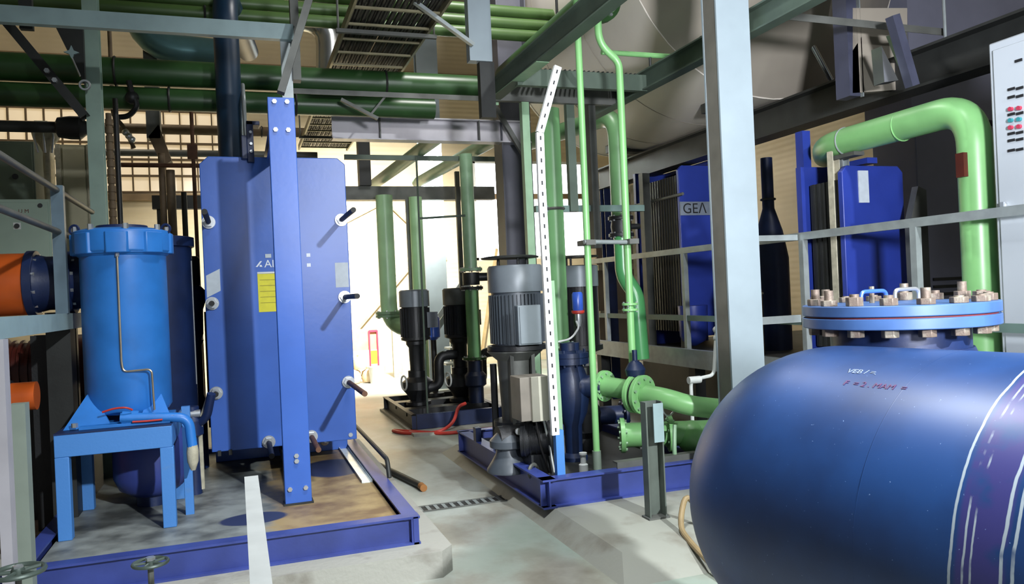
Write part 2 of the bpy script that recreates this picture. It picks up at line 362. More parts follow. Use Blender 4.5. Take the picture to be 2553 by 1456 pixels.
# ------------------------------------------------------------------ plate heat exchanger
ZD = .27
hx = thing('plate_heat_exchanger', 'tall blue plate heat exchanger with front column and yellow placard on the left skid', 'heat exchanger', (.29, 6.2, ZD))
PY = 6.45
MB().prism([(-.255, PY, .47), (.85, PY, .46), (.85, PY, 2.70), (.79, PY, 2.75), (-.19, PY, 2.75), (-.255, PY, 2.69)], (0, .055, 0)).build('pressure_plate', phe_blue, hx, .006)
mb = MB()
for i in range(36): mb.box(-.2 + .006 * (i % 2), .8 - .006 * (i % 2), PY + .057 + i * .016, PY + .071 + i * .016, .52, 2.62)
MB.build(mb, 'plate_pack', darksteel, hx)
MB().box(-.25, .85, PY + .64, PY + .7, ZD, 2.82).build('frame_plate', phe_blue, hx, .006)
CX0, CX1, CYF = .222, .392, 5.33
mb = MB().box(CX0, CX1, CYF, CYF + .014, ZD, 2.945).box(CX0, CX0 + .012, CYF + .014, CYF + .09, ZD, 2.945).box(CX1 - .012, CX1, CYF + .014, CYF + .09, ZD, 2.945)
cl = mb.build('support_column', phe_blue, hx, .004)
bp = None
for x, z in ((.265, 2.915), (.345, 2.915), (.265, 2.73), (.345, 2.73), (.305, .59), (.305, .555), (.255, .375), (.355, .375)):
    k = MB().cyl((x, CYF + .002, z), (x, CYF - .014, z), .016, n=6).build('bolt', chrome, cl)
MB().box(CX0 - .01, CX1 + .01, CYF - .015, CYF + .1, ZD, ZD + .012).build('column_foot', darksteel, hx)
MB().ibeam((.29, CYF + .02, 2.80), (.29, PY + .7, 2.80), .13, .09).build('carrying_bar', phe_blue, hx)
MB().bar((.29, CYF + .02, .36), (.29, PY + .7, .36), .05, .09).build('guide_bar', dullsteel, hx)
hg = MB().box(.10, .15, PY - .06, PY + .1, 2.70, 3.02).box(.10, .20, PY - .06, PY + .1, 2.99, 3.02).box(.06, .1, PY - .09, PY - .02, 2.72, 2.9).build('roller_hanger', navy, hx, .004)
for z in (2.78, 2.84, 2.93): MB().cyl((.13, PY - .06, z), (.13, PY - .08, z), .012, n=6).build('bolt', chrome, hg)
def tbolt(x, z, L, m=rubber, w_=chrome):
    r = MB().cyl((x, PY + .64, z), (x, PY - L, z), .020, n=14).build('tightening_bolt', m, hx)
    MB().cyl((x, PY - .002, z), (x, PY - .018, z), .05, n=20).build('washer', w_, r)
    MB().cyl((x, PY - .018, z), (x, PY - .06, z), .04, n=6).build('nut', w_, r)
for z in (2.245, 1.62, .93):
    tbolt(.80, z, .74 if z != .93 else .9, rust if z == .93 else rubber)
    tbolt(-.205, z - .005, .74 if z > 2 else .12)
tbolt(.165, .51, .62); tbolt(.49, .52, .62, rust)
def plate_label(x0, x1, z0, z1, m, name='placard', skew=0):
    return MB().prism([(x0, PY - .002, z0), (x1, PY - .002, z0 + skew), (x1, PY - .002, z1 + skew), (x0, PY - .002, z1)], (0, .0015, 0)).build(name, m, hx)
y_ = plate_label(.135, .285, 1.53, 1.83, yellow); plab(y_, 'yellow placard')
for i in range(5): MB().box(.15, .27, PY - .0035, PY - .002, 1.60 + i * .045, 1.604 + i * .045).build('print_line', mat('faded_print', '#9a9430', .6), y_)
plate_label(.135, .285, 1.832, 1.845, white, 'placard_edge')
plab(plate_label(.735, .84, 1.70, 1.90, paper, 'notice_sheet'), 'pale notice sheet at the right edge')
plab(plate_label(-.24, -.14, 1.66, 1.83, paper, 'torn_sticker', .05), 'pale torn sticker at the left edge')
text('Alfa', .085, (.19, PY - .0022, 1.905), (1, 0, 0), (0, 0, 1), inkwhite, hx)
for z in (1.968, 1.888): MB().box(.515, .545, PY - .003, PY - .002, z - .014, z + .014).build('brand_mark', inkwhite, hx)
MB().box(.2, .245, PY - .003, PY - .002, 1.955, 1.985).build('small_label', paper, hx)
mb = MB().prism([(.125, PY - .003, 1.885), (.16, PY - .003, 1.93), (.175, PY - .003, 1.93), (.14, PY - .003, 1.885)], (0, .001, 0)).prism([(.155, PY - .003, 1.885), (.175, PY - .003, 1.885), (.17, PY - .003, 1.9), (.155, PY - .003, 1.9)], (0, .001, 0))
mb.build('brand_mark', inkwhite, hx)
for x in (-.2, -.12): MB().box(x - .012, x + .012, PY - .02, PY, .44, .48).build('lug', darksteel, hx)
MB().cyl((.80, PY - .01, .5), (.80, PY, .5), .018, n=8).build('bolt', chrome, hx)
MB().ball((.62, PY + .3, .42), .04).build('drain_plug', chrome, hx)

# ------------------------------------------------------------------ oil separator on its stand
st = thing('equipment_stand', 'light blue four-legged steel stand under the tall blue tank', 'stand', (-.7, 5.5, ZD))
SX0, SX1, SY0, SY1, SZ = -1.055, -.425, 5.16, 5.95, .885
mb = MB().box(SX0, SX1, SY0, SY0 + .05, SZ - .13, SZ); mb.build('front_rail', stand_blue, st, .004)
MB().box(SX0, SX1, SY1 - .05, SY1, SZ - .13, SZ).build('rear_rail', stand_blue, st, .004)
for x in (SX0, SX1 - .05): MB().box(x, x + .05, SY0 + .05, SY1 - .05, SZ - .13, SZ).build('side_rail', stand_blue, st)
MB().box(SX0, SX1, SY0, SY1, SZ, SZ + .008).build('top_plate', navy, st)
for x in (SX0, SX1 - .07):
    for y in (SY0, SY1 - .07): MB().box(x, x + .075, y, y + .07, ZD, SZ - .13).build('leg', stand_blue, st, .004)
TZ = SZ + .008
TX, TY, TR = -.697, 5.56, .252
tk = thing('oil_separator', 'tall light blue cylindrical tank with bolted scalloped lid on the blue stand', 'tank', (TX, TY, TZ))
MB().lathe([(TR - .02, .06), (TR, .09), (TR, 1.10)], (TX, TY, TZ), n=48).build('tank_shell', tank_blue, tk)
mb = MB(); n = 16
def scal(z0, z1, R0, amp):
    poly = []
    for i in range(96):
        a = 2 * math.pi * i / 96; q = abs(((a * 8 / (2 * math.pi)) % 1) - .5) * 2
        poly.append((TX + (R0 + amp * (q > .45)) * math.cos(a), TY + (R0 + amp * (q > .45)) * math.sin(a), z0))
    return mb.prism(poly, (0, 0, z1 - z0))
mb.lathe([(TR, 1.04), (TR + .035, 1.07), (TR + .035, 1.18), (TR + .03, 1.2), (TR - .02, 1.215)], (TX, TY, TZ), n=48)
scal(TZ + 1.055, TZ + 1.185, TR + .027, .02)
lid = mb.build('tank_lid', tank_blue, tk, .005)
for i in range(8):
    a = 2 * math.pi * (i + .25) / 8; x, y = TX + (TR + .012) * math.cos(a), TY + (TR + .012) * math.sin(a)
    MB().cyl((x, y, TZ + 1.185), (x, y, TZ + 1.235), .017, n=6).build('bolt', chrome, lid)
for s in (-1, 1): MB().torus((TX + s * (TR + .01), TY - .06, TZ + 1.215), (.3, 1, 0), .028, .008, 16, 6).build('lifting_eye', navy, lid)
MB().lathe([(.16, 1.2), (.15, 1.24), (1e-5, 1.25)], (TX, TY, TZ)).build('cover_cap', navy, lid)
FY = TY - TR
def tubept(px, py): return P(px, py, Y=FY - .012)
tp = [tubept(290, 585), tubept(292, 640), tubept(303, 905), tubept(308, 927), tubept(378, 920), tubept(385, 1022)]
tp[1].y -= .0; MB().pipe(tp, .0065, .03, 8).build('capillary_tube', mat('tarnished_metal_tube', '#b7ab98', .3, .8, .1, 12), tk)
MB().cyl(tp[0] + V3(0, .03, .015), tp[1], .013, n=10).build('tube_fitting', chrome, tk)
for x, w in ((TX - .2, .13), (TX + .17, .10)):
    MB().prism([(x - w, FY - .03, TZ + .002), (x + w, FY - .03, TZ + .002), (x + .02, FY + .12, TZ + .19), (x - .02, FY + .12, TZ + .19)], (0, .02, 0)).build('foot_gusset', tank_blue, tk)
MB().box(TX - .24, TX + .26, FY - .08, FY + .4, TZ, TZ + .02).build('foot_plate', tank_blue, tk, .003)
for x in (TX - .28, TX + .255): MB().cyl((x + .02, FY - .07, TZ + .02), (x + .02, FY - .07, TZ + .045), .018, n=6).build('foot_bolt', chrome, tk)
dp = [P(300, 1042, Y=FY - .06), P(470, 1040, Y=FY - .06), P(480, 1118, Y=FY - .06)]
dr = MB().pipe(dp, .03, .07, 16).build('drain_pipe', tank_blue, tk)
MB().cyl(P(305, 1042, Y=FY - .04), P(345, 1042, Y=FY - .04), .045).build('drain_valve', tank_blue, dr)
a, b = dp[2], P(482, 1172, Y=FY - .06); MB().lathe([(.03, -.02), (.036, .02), (.033, (a - b).length * .6), (.014, (a - b).length)], a, b - a, 12).build('taped_sleeve', wrap, dr)
MB().pipe([P(255, 1028, Y=FY - .08), P(285, 1018, Y=FY - .09), P(315, 1016, Y=FY - .1), P(330, 1022, Y=FY - .08)], .006, .04, 8).build('red_cable', redhose, tk)
MB().pipe([P(330, 1052, Y=FY - .1), P(365, 1050, Y=FY - .1), P(405, 1046, Y=FY - .1)], .006, .02, 8).build('red_cable', redhose, tk)
one('steel_post', 'short square blue post standing on the deck beside the tank stand', 'post', MB().box(-.385, -.335, 5.42, 5.47, ZD, .96), stand_blue)
sv = thing('tank', 'second dark blue tank hidden behind the right edge of the light blue tank', 'tank', (-.66, 6.55, ZD))
MB().lathe([(.2, 0), (.28, .12), (.28, 1.78), (.3, 1.79), (.3, 1.86), (.28, 1.865)], (-.62, 6.55, ZD), n=40).build('tank_shell', navy, sv)
MB().pipe([(-.345, 6.50, 1.0), (-.345, 6.50, 1.95)], .006, 0, 8).build('sight_tube', chrome, sv)
# oil cooler vessel under the stand
ov = thing('oil_vessel', 'round dark blue vessel in the shadow under the stand', 'vessel', (-.66, 5.9, ZD))
MB().lathe([(.01, .06), (.12, .07), (.2, .12), (.235, .2), (.235, .44), (.2, .5)], (-.62, 5.86, ZD)).build('vessel_shell', skid_blue, ov)
MB().cyl((-.62, 5.86, ZD), (-.62, 5.86, ZD + .09), .1).build('vessel_foot', navy, ov)
ba = P(470, 720, Y=6.95)
pu = thing('oil_pump', 'blue vertical pump with dark head standing between the tank and the exchanger', 'pump', (ba.x, 6.95, ZD))
x0 = ba.x
MB().lathe([(.10, 0), (.10, .55), (.085, .6), (.085, 1.0), (.1, 1.05)], (x0, 6.95, ZD)).build('pump_body', navy, pu)
MB().lathe([(.085, 1.05), (.1, 1.1), (.105, 1.3), (.125, 1.36), (.125, 1.46), (.09, 1.5)], (x0, 6.95, ZD)).build('motor_body', navy, pu)
MB().lathe([(.09, 1.5), (.095, 1.52), (.095, 1.72), (.08, 1.74)], (x0, 6.95, ZD)).build('motor_head', blackm, pu)
MB().pipe([(x0 + .13, 6.9, .6), (x0 + .13, 6.9, 1.55)], .018, 0, 10).build('oil_line', rust, pu)
va = thing('valve_block', 'cluster of dark blue valves on the deck beside the exchanger lower left', 'valve', (-.36, 6.0, ZD))
MB().lathe([(.05, 0), (.05, .4), (.075, .42), (.075, .52), (.05, .55), (.05, .62)], (-.36, 6.0, ZD), n=16).build('valve_body', navy, va)
MB().pipe([(-.36, 6.0, .75), (-.26, 5.95, .8), (-.22, 5.9, .98)], .03, .06, 12).build('valve_outlet', navy, va)
MB().cyl((-.43, 5.97, .84), (-.3, 5.97, .84), .028, n=12).build('valve_bonnet', chrome, va)
MB().pipe([(-.31, 6.0, .3), (-.31, 5.98, .75), (-.24, 5.96, .95)], .018, .05, 10).build('bypass_pipe', wrap, va)

# ------------------------------------------------------------------ foreground: handwheels and rail
def handwheel(x, y, z, r, label, tilt=(0, 0, 1)):
    t = thing('valve', label, 'valve', (x, y, 0), None)
    h = MB().torus((x, y, z), tilt, r, r * .11, 28, 8); sd, u = frame(Vector(tilt))
    for i in range(5):
        a = 2 * math.pi * i / 5; d = (sd * math.cos(a) + u * math.sin(a)) * r; h.cyl((x, y, z), V3(x, y, z) + d, r * .09, n=8)
    h.lathe([(r * .24, -.012), (r * .28, 0), (r * .24, .014)], (x, y, z), tilt, 14)
    hw = h.build('handwheel', mat('dark_green_grey_iron', '#4b5852', .45, .3, .1, 12), t)
    MB().lathe([(.018, .01), (.018, .022), (.008, .024)], (x, y, z), tilt, 6).build('stem_nut', chrome, hw)
    MB().cyl((x, y, .3), (x, y, z), .011, n=10).build('stem', dullsteel, t)
    MB().lathe([(.07, 0), (.07, .02), (.04, .05), (.045, .14), (.06, .18), (.06, .2), (.03, .22), (.025, .36)], (x, y, 0), n=18).build('valve_body', navy, t)
q = P(375, 1403, Y=3.3); handwheel(q.x, 3.3, q.z, .062, 'valve with small dark handwheel in front of the blue skid beam')
q = P(45, 1425, Y=3.3); handwheel(q.x, 3.3, q.z, .085, 'valve with larger handwheel cut off at the bottom left corner')
gr = thing('guard_rail', 'pale grey angle-steel rail running towards the viewer at the bottom', 'rail', (.03, 1.6, 0))
e0, e1 = P(627, 1203, Z=.97), P(650, 1456, Z=.97)
e1 = e0 + (e1 - e0) * 1.5
MB().angle(e0, e1, .046, .008, V3(0, 0, 1), 1, -1).build('rail_angle', mat('off_white_rail', '#b4b8b6', .5, 0, .06, 9), gr)
MB().bar((e1.x, e1.y + .05, 0), (e1.x, e1.y + .05, .955), .04, .04).build('rail_post', white, gr)

# ------------------------------------------------------------------ left platform: posts, beam, railing
lp = thing('walkway_frame', 'grey-green steel landing at the left edge with channel posts and a pale edge beam', 'platform', (-1.05, 4.5, 0))
MB().chan((-1.05, 3.6, 1.54), (-1.05, 6.2, 1.54), .1, .06, .008, None, 1).build('edge_beam', paleblue, lp)
q0, q1 = P(20, 1010, Y=4.2), P(62, 1010, Y=4.2)
MB().box(q0.x, q1.x, 4.2, 4.28, 0, q0.z).build('post', mat('grey_green_post', '#7f8a80', .5, 0, .06, 5), lp)
q0 = P(-14, 1010, Y=4.0); q1 = P(15, 1010, Y=4.0)
MB().box(q0.x, q1.x, 4.0, 4.08, 0, 1.49).build('post', mat('pale_grey_post', '#a5a3aa', .5, 0, .06, 5), lp)
MB().box(-1.14, -1.08, 6.1, 6.16, 0, 1.49).build('post', darksteel, lp)
ra = thing('handrail', 'grey tubular handrail of two bars above the landing at the far left', 'railing', (-1.05, 5.3, 1.59))
for z in (2.36, 2.1): MB().cyl((-1.05, 3.6, z), (-1.05, 6.75 if z > 2.2 else 6.2, z), .019, n=12).build('rail_bar', dullsteel, ra)
for y in (5.54, 3.75): MB().bar((-1.05, y, 1.59), (-1.05, y, 2.39), .07, .05, V3(0, 1, 0)).build('rail_post', mat('slate_blue_grey_paint', '#5f7380', .45, .1), ra)

# ------------------------------------------------------------------ screw compressor with orange pipe at the left
cp = thing('suction_pipe', 'orange pipe joined to a dark blue flanged valve beside the blue tank', 'pipe', (-1.2, 5.75, 0))
yc = 5.8; a = P(-60, 715, Y=yc); b = P(80, 708, Y=yc); c_ = P(190, 704, Y=yc)
MB().pipe([(a.x - 1.1, yc, 0), (a.x - 1.1, yc, a.z), (b.x, yc, b.z)], .20, .4, 36, 10).build('pipe_section', orange, cp)
flange(cp, b + V3(.01, 0, 0), (1, 0, 0), .215, .05, navy, 10, .014, chrome)
MB().lathe([(.19, 0), (.175, .06), (.175, .26), (.19, .3)], b + V3(.03, 0, 0), c_ - b, 30).build('valve_body', navy, cp)
flange(cp, c_ - V3(.03, 0, 0), (1, 0, 0), .205, .05, navy, 10, .014, chrome)
for x in (b.x + .08,): MB().box(x, x + .14, yc - .08, yc + .08, 0, 1.6).build('pipe_stand', darksteel, cp)
lo = thing('compressor', 'dark red screw compressor in the shadow under the orange pipe', 'compressor', (-1.4, 6.4, 0))
yl = 6.5
mb = MB(); q = P(100, 925, Y=yl)
mb.lathe([(.16, -.5), (.25, -.47), (.25, -.2), (.21, -.17), (.21, .2), (.25, .23), (.25, .32), (.12, .36), (.12, .6)], q, (1, 0, 0), 28)
mb.build('compressor_casing', redm, lo)
mb = MB()
for k in range(7): mb.lathe([(.23, -.155 + k * .052), (.23, -.135 + k * .052)], q, (1, 0, 0), 24)
mb.build('cooling_fins', redm, lo)
MB().box(q.x - .4, q.x + .35, yl - .2, yl + .2, 0, q.z - .19).build('compressor_base', blackm, lo)
for k in range(6):
    a = 2 * math.pi * k / 6; MB().cyl((q.x + .32, yl + .2 * math.cos(a), q.z + .2 * math.sin(a)), (q.x + .35, yl + .2 * math.cos(a), q.z + .2 * math.sin(a)), .018, n=6).build('bolt', chrome, lo)
o_ = P(35, 990, Y=5.4)
op = thing('drain_pot', 'small orange pipe end with a flange behind the grey-green post', 'pipe', (o_.x, 5.4, 0))
MB().pipe([(o_.x - .55, 5.4, 0), (o_.x - .55, 5.4, o_.z), (o_.x + .12, 5.4, o_.z)], .085, .15, 24).build('pipe_section', orange, op)
MB().cyl(o_ + V3(-.04, 0, 0), o_ + V3(-.01, 0, 0), .1, n=24).build('flange', blackm, op)
MB().box(o_.x - .06, o_.x + .06, 5.36, 5.44, 0, o_.z - .07).build('pipe_stand', blackm, op)
q = P(128, 1100, Y=6.02)
one('black_column', 'black steel column in the dark gap left of the tank stand', 'column', MB().ibeam((q.x, 6.02, 0), (q.x, 6.02, 1.45), .12, .17, .012, V3(0, 1, 0)), blackm)

# ================================================================== LEFT BACKGROUND
mz = thing('mezzanine', 'dark steel mezzanine deck carrying the control cabinets at the far left', 'platform', (-3.1, 9.2, 0))
MB().box(-4.95, -1.45, 8.3, 10.6, 1.96, 2.06).build('deck', darksteel, mz)
for x, y in ((-1.55, 8.4), (-1.55, 10.5), (-4.8, 8.4), (-4.8, 10.5)): MB().box(x - .05, x + .05, y - .05, y + .05, 0, 1.96).build('leg', darksteel, mz)
def cabinet(px0, px1, py0, Y, zb, m, label, depth=.4, name='control_cabinet', door=True):
    a, b = P(px0, py0, Y=Y), P(px1, py0, Y=Y); t = thing(name, label, 'cabinet', ((a.x + b.x) / 2, Y + depth / 2, zb))
    MB().box(a.x, b.x, Y, Y + depth, zb, a.z).build('cabinet_body', m, t, .006)
    if door:
        d = MB().box(a.x + .02, b.x - .02, Y - .015, Y, zb + .03, a.z - .03).build('cabinet_door', m, t, .003)
    return t, a, b, d if door else None
t, a, b, d = cabinet(-70, 125, 497, 8.4, 2.06, palegreen, 'pale green control cabinet with red lettering and a rotary switch at far left')
text('- U M', .05, P(36, 527, Y=8.383), (1, 0, 0), (0, 0, 1), mat('faded_brown_ink', '#6d4438', .6), t)
MB().box(P(33, 560, Y=8.38).x, P(52, 560, Y=8.38).x, 8.378, 8.385, P(33, 572, Y=8.38).z, P(33, 555, Y=8.38).z).build('switch_plate', white, t)
MB().cyl(P(42, 563, Y=8.35), P(42, 563, Y=8.38), .022, n=12).build('rotary_switch', inkblack, t)
MB().cyl(P(100, 512, Y=8.37), P(100, 512, Y=8.385), .02, n=12).build('lock', inkblack, t)
t, a, b, d = cabinet(-60, 84, 350, 9.6, 2.06, dimcab, 'tall grey-green control cabinet behind the pale green one')
MB().cyl(P(38, 440, Y=9.57), P(38, 440, Y=9.585), .03, n=12).build('lock', inkblack, t)
t, a, b, d = cabinet(150, 215, 360, 10.0, 2.06, cream, 'cream cabinet with pale door frame beside the green column', .4)
MB().box(a.x - .05, a.x, 9.97, 10.02, 2.06, a.z).build('door_frame', wrap, t); MB().box(b.x, b.x + .05, 9.97, 10.02, 2.06, a.z).build('door_frame', wrap, t)
t, a, b, d = cabinet(84, 118, 300, 10.15, 2.06, wrap, 'narrow pale cabinet strip behind the handrail at left', .3)
q = P(115, 345, Y=9.0)
lt = thing('steam_valve', 'pale bell-shaped valve cluster standing above the handrail at far left', 'valve', (q.x, 9, 2.06))
MB().lathe([(.03, 2.06 - q.z), (.03, -.15), (.07, -.06), (.12, .0), (.13, .05), (.05, .06), (.05, .1)], q, n=18).build('valve_body', wrap, lt)
for k in (-1, 0, 1): MB().pipe([q + V3(k * .06, -.08, -.16), q + V3(k * .09, -.12, .02), q + V3(k * .05, -.09, .08)], .012, .04, 8).build('valve_arm', chrome, lt)
# column and bracing
gc = thing('structural_column', 'pale grey-green steel column rising behind the light blue tank', 'column', (-1.03, 7, 0))
MB().ibeam((-1.035, 7, 0), (-1.035, 7, 8), .12, .11, .012, V3(0, 1, 0)).build('column_shaft', mat('pale_green_grey_column', '#8fa89c', .5, 0, .1, 4), gc)
MB().box(-1.14, -.93, 6.9, 7.1, 0, .02).build('base_plate', darksteel, gc)
br = thing('diagonal_brace', 'dark steel diagonal brace meeting the grey-green column at upper left', 'brace', (-1.3, 6.7, 3))
a, b = P(-30, 0, Y=6.9), P(212, 292, Y=6.9); b.x = -1.09
MB().chan(a, b, .12, .07, .01, V3(0, 1, 0)).build('brace_channel', darksteel, br)
for f in (.62, .7): 
    c = a.lerp(b, f); MB().cyl(c + V3(0, -.09, 0), c + V3(0, -.06, 0), .02, n=6).build('bolt', chrome, br)
g2 = thing('gusset_plate', 'dark gusset with pale star-shaped bolt plate near the top of the green column', 'bracket', (-1.2, 6.8, 3.3))
a, b, c = P(125, 40, Y=6.86), P(205, 40, Y=6.86), P(212, 215, Y=6.86)
MB().prism([a, b, c], (0, .06, 0)).build('plate', darksteel, g2)
q = P(178, 130, Y=6.84); mb = MB()
poly = [q + V3(math.cos(math.pi / 2 + i * math.pi / 4) * (.055 if i % 2 == 0 else .022), 0, math.sin(math.pi / 2 + i * math.pi / 4) * (.055 if i % 2 == 0 else .022)) for i in range(8)]
mb.prism(poly, (0, .02, 0)).build('star_washer', paleblue, g2)
MB().cyl(P(180, 145, Y=6.83), P(200, 190, Y=6.83), .006, n=8).build('tie_rod', chrome, g2)
MB().torus(P(211, 212, Y=6.84), (0, 1, 0), .035, .01, 18, 6).build('eye_ring', chrome, g2)
# beam along X and its hanger
bm_ = thing('channel_beam', 'pale blue-grey channel beam crossing the top left of the hall', 'beam', (-.5, 6, 3.53))
MB().chan((-5.0, 6, 3.595), (.455, 6, 3.595), .115, .06, .008, None, 1).build('beam_channel', paleblue, bm_)
MB().bar((-1.30, 6.12, 3.54), (-1.30, 6.12, 8), .08, .05, V3(0, 1, 0)).build('hanger', darksteel, bm_)
MB().bar((.47, 6.05, 3.25), (.47, 6.05, 8), .06, .1, V3(0, 1, 0)).build('hanger', dullsteel, bm_)
MB().box(.36, .44, 6.03, 6.05, 2.95, 3.55).build('hanger_plate', galv, bm_)
b2 = thing('diagonal_strut', 'grey steel strut leaning down to the top of the exchanger column', 'strut', (.4, 5.6, 3))
MB().bar(P(770, 0, Y=5.6), P(700, 232, Y=5.6), .05, .09, V3(0, 1, 0)).build('strut_bar', dullsteel, b2)
# green and blue overhead pipework
def hpipe(name, label, z, r, x0, x1, Y, m, grp=None, hang=(-1.0, 1.5), cat='pipe'):
    t = thing(name, label, cat, ((x0 + x1) / 2, Y, z - r), grp)
    MB().cyl((x0, Y, z), (x1, Y, z), r, n=28).build('pipe_run', m, t)
    for x in hang:
        MB().torus((x, Y, z), (1, 0, 0), r + .004, .012, 24, 6).build('pipe_clamp', darksteel, t)
    return t
hpipe('overhead_pipe', 'thick dark green pipe crossing the upper left, above a second one', 3.80, .125, -5.0, 3.0, 8.0, dkgreen)
hpipe('overhead_pipe', 'dark green pipe directly under the thick green pipe at upper left', 3.555, .105, -5.0, 2.0, 8.0, dkgreen, None, (-.55, .6))
for i, (z, lb) in enumerate(((4.36, 'lowest of the three green pipes along the top edge of the photo'), (4.49, 'middle of the three green pipes along the top edge of the photo'), (4.63, 'topmost of the three green pipes along the top edge of the photo'))):
    hpipe('overhead_pipe', lb, z, .062, -5.0, 3.6, 7.9 + .03 * i, mat('olive_green_paint', '#445f30', .42, 0, .1, 3), 'green pipes along the top', (-.2 + .12 * i, 2.6))
vp = thing('riser_pipe', 'dark blue riser pipe with an upper elbow above the heat exchanger', 'pipe', (.07, 7.35, 2.3))
q = P(573, 300, Y=7.35)
MB().pipe([(q.x, PY + .7, 2.45), (q.x, 7.5, 2.45), (q.x, 7.5, 2.7)], .11, .14, 20).build('inlet_elbow', navy2, vp)
flange(vp, (q.x, 7.5, 2.72), (0, 0, 1), .15, .04, navy2, 8, .012)
MB().pipe([(q.x, 7.5, 2.72), (q.x, 8.35, 4.2) if False else (q.x, 7.5, 4.42), (q.x + .22, 9.2, 4.42)], .11, .26, 22).build('pipe_run', navy2, vp)
one('conduit', 'thin pale conduit beside the dark blue riser pipe', 'conduit', MB().pipe([(q.x + .13, 7.42, 2.9), (q.x + .125, 7.42, 3.46), (q.x + .125, 7.6, 3.62)], .018, .05, 10), galv)
# insulated bends behind the pipes
def bendpipe(label, pts, r, m, bend, hang=None, name='insulated_pipe', cat='pipe'):
    q = pts[0]; t = thing(name, label, cat, (q[0], q[1], q[2] - r))
    MB().pipe(pts, r, bend, 24).build('pipe_run', m, t)
    if hang: MB().cyl(hang, (hang[0], hang[1], 8), .012, n=8).build('hanger_rod', darksteel, t)
    return t
a, b, c = P(770, 60, Y=9.6), P(812, 95, Y=9.6), P(770, 150, Y=9.6)
bendpipe('silver insulated pipe elbow showing between the green pipes and the cable ladder', [a + V3(-.9, 0, .15), (b.x + .05, 9.6, a.z + .05), (b.x + .02, 9.6, c.z - .4)], .16, cladb, .3, (a.x - .6, 9.6, a.z + .2))
a, c = P(330, 60, Y=9.8), P(400, 140, Y=9.8)
bendpipe('teal and silver insulated bend above the green pipes at upper left', [a + V3(-.05, 0, 1.0), (a.x + .12, 9.8, c.z + .1), (a.x + 1.15, 9.8, c.z + .05)], .17, mat('teal_cladding', '#5d8488', .3, .6, .1, 4), .4)
# pipes in front of the windows
q0, q1 = P(-60, 313, Y=8), P(212, 313, Y=8)
t = thing('lagged_pipe', 'dark lagged pipe with a bulky black valve left of the green column', 'pipe', (q0.x, 8, q0.z))
MB().cyl((-5.0, 8, q0.z), (q1.x, 8, q0.z), .05).build('pipe_run', darksteel, t)
c = P(182, 313, Y=8); MB().lathe([(.05, -.14), (.09, -.12), (.105, -.02), (.105, .06), (.07, .1), (.05, .13)], (c.x, 8, q0.z), (1, 0, 0), 18).build('valve_body', blackm, t)
def vpipe(px, py, Y, z0, z1, r, m, label, name='vertical_pipe', cat='pipe', n=14):
    q = P(px, py, Y=Y); return one(name, label, cat, MB().cyl((q.x, Y, z0), (q.x, Y, z1), r, n=n), m)
vpipe(296, 450, 7.6, 0, 3.45, .022, blackm, 'thin black vertical pipe just right of the green column')
q = P(277, 430, Y=7.3); mb = MB()
for k in range(46): mb.cyl((q.x, 7.3, k * .07), (q.x, 7.3, k * .07 + .05), .03, n=12)
mb.cyl((q.x, 7.3, 0), (q.x, 7.3, 3.25), .024, n=12); one('flexible_conduit', 'ribbed brown-grey flexible conduit hugging the green column', 'conduit', mb, brown)
vpipe(480, 350, 9.0, 0, 3.68, .02, rust, 'rusty red-brown vertical pipe left of the dark blue riser')
q = P(480, 380, Y=9); one('pipe_union', 'small rusty union box on the red-brown vertical pipe', 'fitting', MB().box(q.x - .05, q.x + .05, 8.95, 8.98, q.z - .08, q.z + .08), rust)
vpipe(407, 500, 9.4, 0, 3.3, .035, brown, 'left one of two brown lagged pipes between tank and exchanger')
vpipe(428, 500, 9.3, 0, 3.1, .045, brown, 'right one of two brown lagged pipes, with dark lagging')
vpipe(460, 520, 9.6, 0, 2.9, .03, darksteel, 'dark vertical pipe behind the second blue tank')
a, b = P(288, 411, Y=9.232), P(505, 408, Y=9.232); one('pipe', 'thin dark horizontal pipe crossing the brown vertical pipes', 'pipe', MB().cyl(a, (b.x, 9.232, a.z), .025, n=12), rust)
a, b = P(390, 322, Y=12), P(560, 322, Y=12)
hpipe('lagged_pipe', 'brown lagged horizontal pipe in front of the louvred window', a.z, .07, -5.0, 1.2, 12, brown, None, (-2.0, .4))
hpipe('lagged_pipe', 'lower grey-brown pipe in front of the window, behind the riser', a.z - .3, .05, -5.0, 1.2, 12.2, dullsteel, None, (-1.6, .1))
a, b = P(378, 487, Y=11), P(512, 520, Y=11)
t = thing('steel_beam', 'grey steel cross beam behind the second blue tank', 'beam', (a.x, 11, 0))
MB().box(a.x, b.x + .8, 11, 11.12, b.z, a.z).build('beam_web', darksteel, t)
for x in (a.x + .05, b.x + .7): MB().box(x, x + .08, 11.02, 11.1, 0, b.z).build('beam_leg', darksteel, t)
a, b = P(362, 262, Y=10), P(405, 345, Y=10)
t = thing('duct', 'short square grey duct bending down in front of the louvred window', 'duct', (a.x, 10, 2.6))
MB().box(a.x, b.x - .02, 10, 10.2, b.z, 8).build('duct_drop', dullsteel, t)
MB().prism([P(370, 340, Y=10), P(395, 310, Y=10), P(428, 400, Y=10), P(405, 415, Y=10)], (0, .2, 0)).build('duct_offset', brown, t)
q = P(330, 260, Y=7.85)
t = thing('pipe_valve', 'black valve with bent lever hanging below the green pipes at left', 'valve', (q.x, 7.85, q.z - .1))
MB().pipe([q + V3(-.02, 0, .21), q + V3(-.0, -.02, .1), q + V3(.05, -.03, -.02), q + V3(-.03, -.03, -.12), q + V3(-.16, -.02, -.13)], .025, .05, 10).build('valve_lever', blackm, t)
MB().ball(q + V3(0, 0, .06), .06).build('valve_body', blackm, t)
q = P(305, 315, Y=8.8); t = thing('floodlight', 'small caged lamp on an arm left of the louvred window', 'lamp', (q.x, 8.8, q.z))
